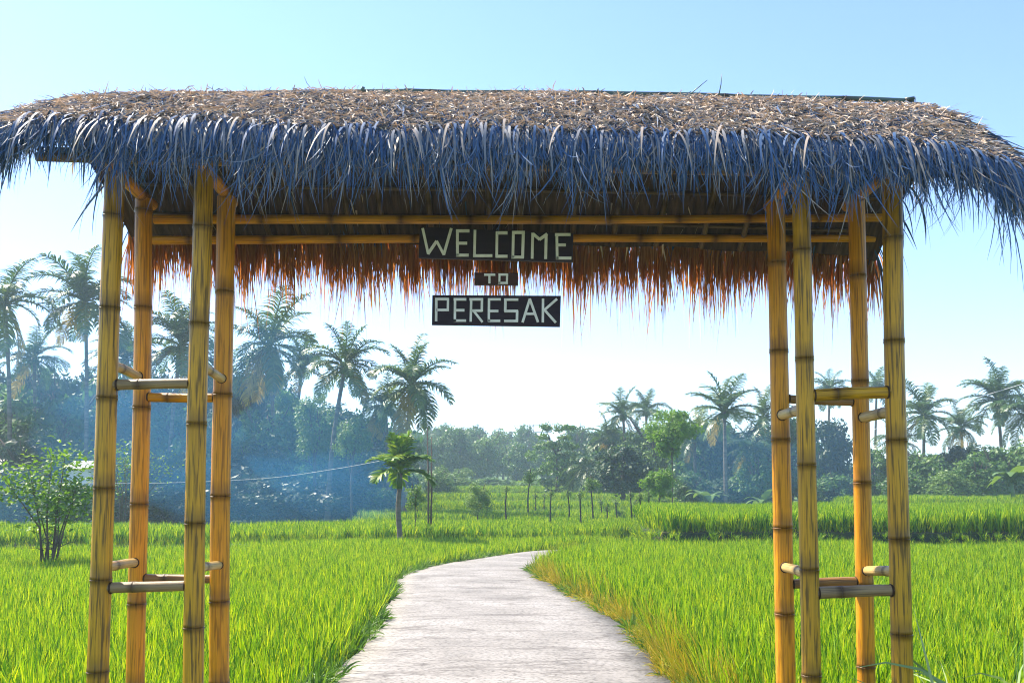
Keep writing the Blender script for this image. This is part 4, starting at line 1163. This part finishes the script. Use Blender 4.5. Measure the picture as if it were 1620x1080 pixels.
# small white house behind the shrub
hx = P(128, 745, 45)
house = empty('house', (hx.x, 46, GZ), 'small white walled house glimpsed behind the sparse shrub', 'house')
zt = P(125, 729, 45).z
child('wall', box_mesh('wall', (hx.x - 0.65, 45, GZ), (hx.x + 0.5, 47, zt - .35), M['plaster']), house)
rv = [(hx.x - .8, 44.8, zt - .35), (hx.x + .65, 44.8, zt - .35), (hx.x + .65, 47.2, zt - .35), (hx.x - .8, 47.2, zt - .35), (hx.x - .8, 46, zt + .05), (hx.x + .65, 46, zt + .05)]
child('roof', mesh('roof', rv, [(0, 1, 5, 4), (2, 3, 4, 5), (0, 4, 3), (1, 2, 5), (3, 2, 1, 0)], smooth=False, mat=M['roof_tile']), house)

# banana plant at the right edge
def banana(x, y, d, hpx, label, n=9, seed=5, base=None):
    c = P(x, y, d); z0 = base
    H = hpx * PXM(d)
    root = empty('banana_plant', (c.x, d, z0), label, 'plant')
    link('stem', tubes('stem', [([Vector((0, 0, -.05)), Vector((0, 0, H * .3)), Vector((0, 0, H * .55))], [0.10, 0.085, 0.05])], 9, M['banana']), root)
    g_ = np.random.default_rng(seed)
    for i in range(n):
        a = i * 2.4; el = g_.uniform(.5, 1.4)
        v, q, t = blades(g_, np.array([[0, 0, H * .5]]), np.array([[math.cos(a), math.sin(a), el * 1.6]]), H * .26, H * g_.uniform(.6, .85), 8, 1.5 + g_.random(), .1, side=np.array([[-math.sin(a), math.cos(a), 0]]), tip=.1, mid=1.2, tone=.3 + .7 * g_.random())
        link('leaf', mesh('leaf', v, q, {'tone': t}, mat=M['banana']), root)
banana(1602, 780, 50, 74, 'banana plant with broad pale leaves at the right edge', 11, 5, .72)
banana(1208, 800, 57, 52, 'small pale banana plant left of the right tower at the field end', 8, 6, -.3)
banana(1118, 800, 57, 60, 'small banana plant in the shade behind the right terrace', 8, 7, -.3)

# broad grass tufts in the near right corner
for (x, y, d, h, lb, sd) in ((1575, 1100, 4.9, 1.0, 'broad bladed grass tuft in the lower right corner', 1), (1505, 1110, 4.8, 0.85, 'broad bladed grass tuft right of the rightmost post foot', 2), (1632, 1080, 5.2, 1.1, 'broad bladed grass tuft cut by the right frame edge', 3)):
    g_ = np.random.default_rng(600 + sd); n = 26
    p0 = P(x, y, d)
    a = g_.random(n) * 6.28; sp = g_.uniform(.15, .9, n)
    v, q, t = blades(g_, np.stack([g_.normal(0, .06, n), g_.normal(0, .06, n), np.zeros(n)], 1), np.stack([np.cos(a) * sp, np.sin(a) * sp, np.ones(n)], 1), g_.uniform(.018, .034, n), h * g_.uniform(.8, 1.35, n), 7, g_.uniform(1.0, 2.8, n), .2, tip=.03)
    o = link('grass_tuft', mesh('grass_tuft', v, q, {'tone': t}, mat=M['tuft']))
    o.location = (p0.x, d, -.12)
    tag(o, lb, 'grass tuft', 'broad grass tufts')

# lattice mast far away
mb = P(841, 760, 170); mt_ = P(841, 671, 170)
mz = float(ground_h(mb.x, 170)); root = empty('lattice_mast', (mb.x, 170, mz), 'thin lattice power mast rising over the distant wood', 'mast')
H = mt_.z - mz; it = []
for sx in (-1, 1):
    for sy in (-1, 1): it.append(([Vector((sx * .9, sy * .9, 0)), Vector((sx * .35, sy * .35, H))], [.09, .07]))
for k in range(7):
    z0, z1 = H * k / 7, H * (k + 1) / 7; w0 = .9 - .55 * k / 7; w1 = .9 - .55 * (k + 1) / 7
    for sy in (-1, 1): it += [([Vector((-w0, sy * w0, z0)), Vector((w1, sy * w1, z1))], [.045, .045]), ([Vector((w0, sy * w0, z0)), Vector((-w1, sy * w1, z1))], [.045, .045])]
link('lattice', tubes('lattice', it, 5, M['steel']), root)
for f, wd in ((.98, 3.0), (.86, 3.6), (.74, 3.0)):
    link('crossarm', tubes('crossarm', [([Vector((-wd, 0, H * f)), Vector((wd, 0, H * f))], [.09, .09])], 5, M['steel']), root)

# cables
def cable(pts, r, label, name='cable'):
    q = spline([P(*p) for p in pts], 24)
    v, f = tube(q, r, 5)
    tag(link(name, mesh(name, np.array(v), f, mat=M['cable'])), label, 'cable')
cable([(60, 762, 40), (230, 764, 38), (410, 757, 36), (520, 743, 34), (600, 729, 32), (634, 722, 31)], 0.0065, 'pale cable sagging across the dark wood to the areca palm')
cable([(1380, 680, 70), (1490, 643, 68), (1545, 629, 66), (1640, 600, 62), (1760, 560, 60)], 0.02, 'pale cable rising to the right between the right hand palms')

# ------------------------------------------------------------------ smoke drifting in front of the woods
def smoke(name, c, size, density, seed):
    m, n, l, out = new_mat('drifting smoke')
    v = n.new('ShaderNodeVolumePrincipled'); v.inputs['Color'].default_value = (0.05, 0.38, 0.80, 1); v.inputs['Anisotropy'].default_value = 0.3
    v.inputs['Density'].default_value = density
    l.new(v.outputs[0], out.inputs['Volume'])
    rr = np.random.default_rng(seed)
    NU, NV = 24, 12; V = []
    for i in range(NV + 1):
        for j in range(NU):
            th, ph = math.pi * i / NV, 2 * math.pi * j / NU
            k = 1 + .10 * math.sin(3 * ph + seed) * math.sin(th) + .08 * math.sin(5 * th + 2 * ph)
            V.append((c[0] + size[0] * k * math.sin(th) * math.cos(ph), c[1] + size[1] * k * math.sin(th) * math.sin(ph), c[2] + size[2] * k * math.cos(th)))
    Q = np.array([(i * NU + j, (i + 1) * NU + j, (i + 1) * NU + (j + 1) % NU, i * NU + (j + 1) % NU) for i in range(NV) for j in range(NU)])
    tag(link(name, mesh(name, np.array(V), Q, mat=m)), kind='stuff')
for i, (px_, py2, d, wx, wy, wz, den) in enumerate((
    (500, 690, 42, 4.2, 1.6, 2.6, 0.065), (420, 780, 40, 5.5, 1.5, 1.7, 0.070), (120, 590, 45, 5.0, 1.6, 2.4, 0.050), (270, 690, 44, 3.6, 1.5, 2.8, 0.065),
    (560, 770, 41, 3.2, 1.3, 1.6, 0.065), (400, 570, 47, 3.4, 1.5, 2.2, 0.045), (30, 790, 43, 4.0, 1.3, 1.6, 0.050), (190, 700, 46, 4.5, 1.5, 3.0, 0.055), (1165, 735, 52, 3.6, 1.5, 2.6, 0.055), (1320, 730, 60, 2.6, 1.3, 3.2, 0.035))):
    c_ = P(px_, py2, d)
    smoke('smoke', (c_.x, d, c_.z), (wx, wy, wz), den * 0.68, i + 1)
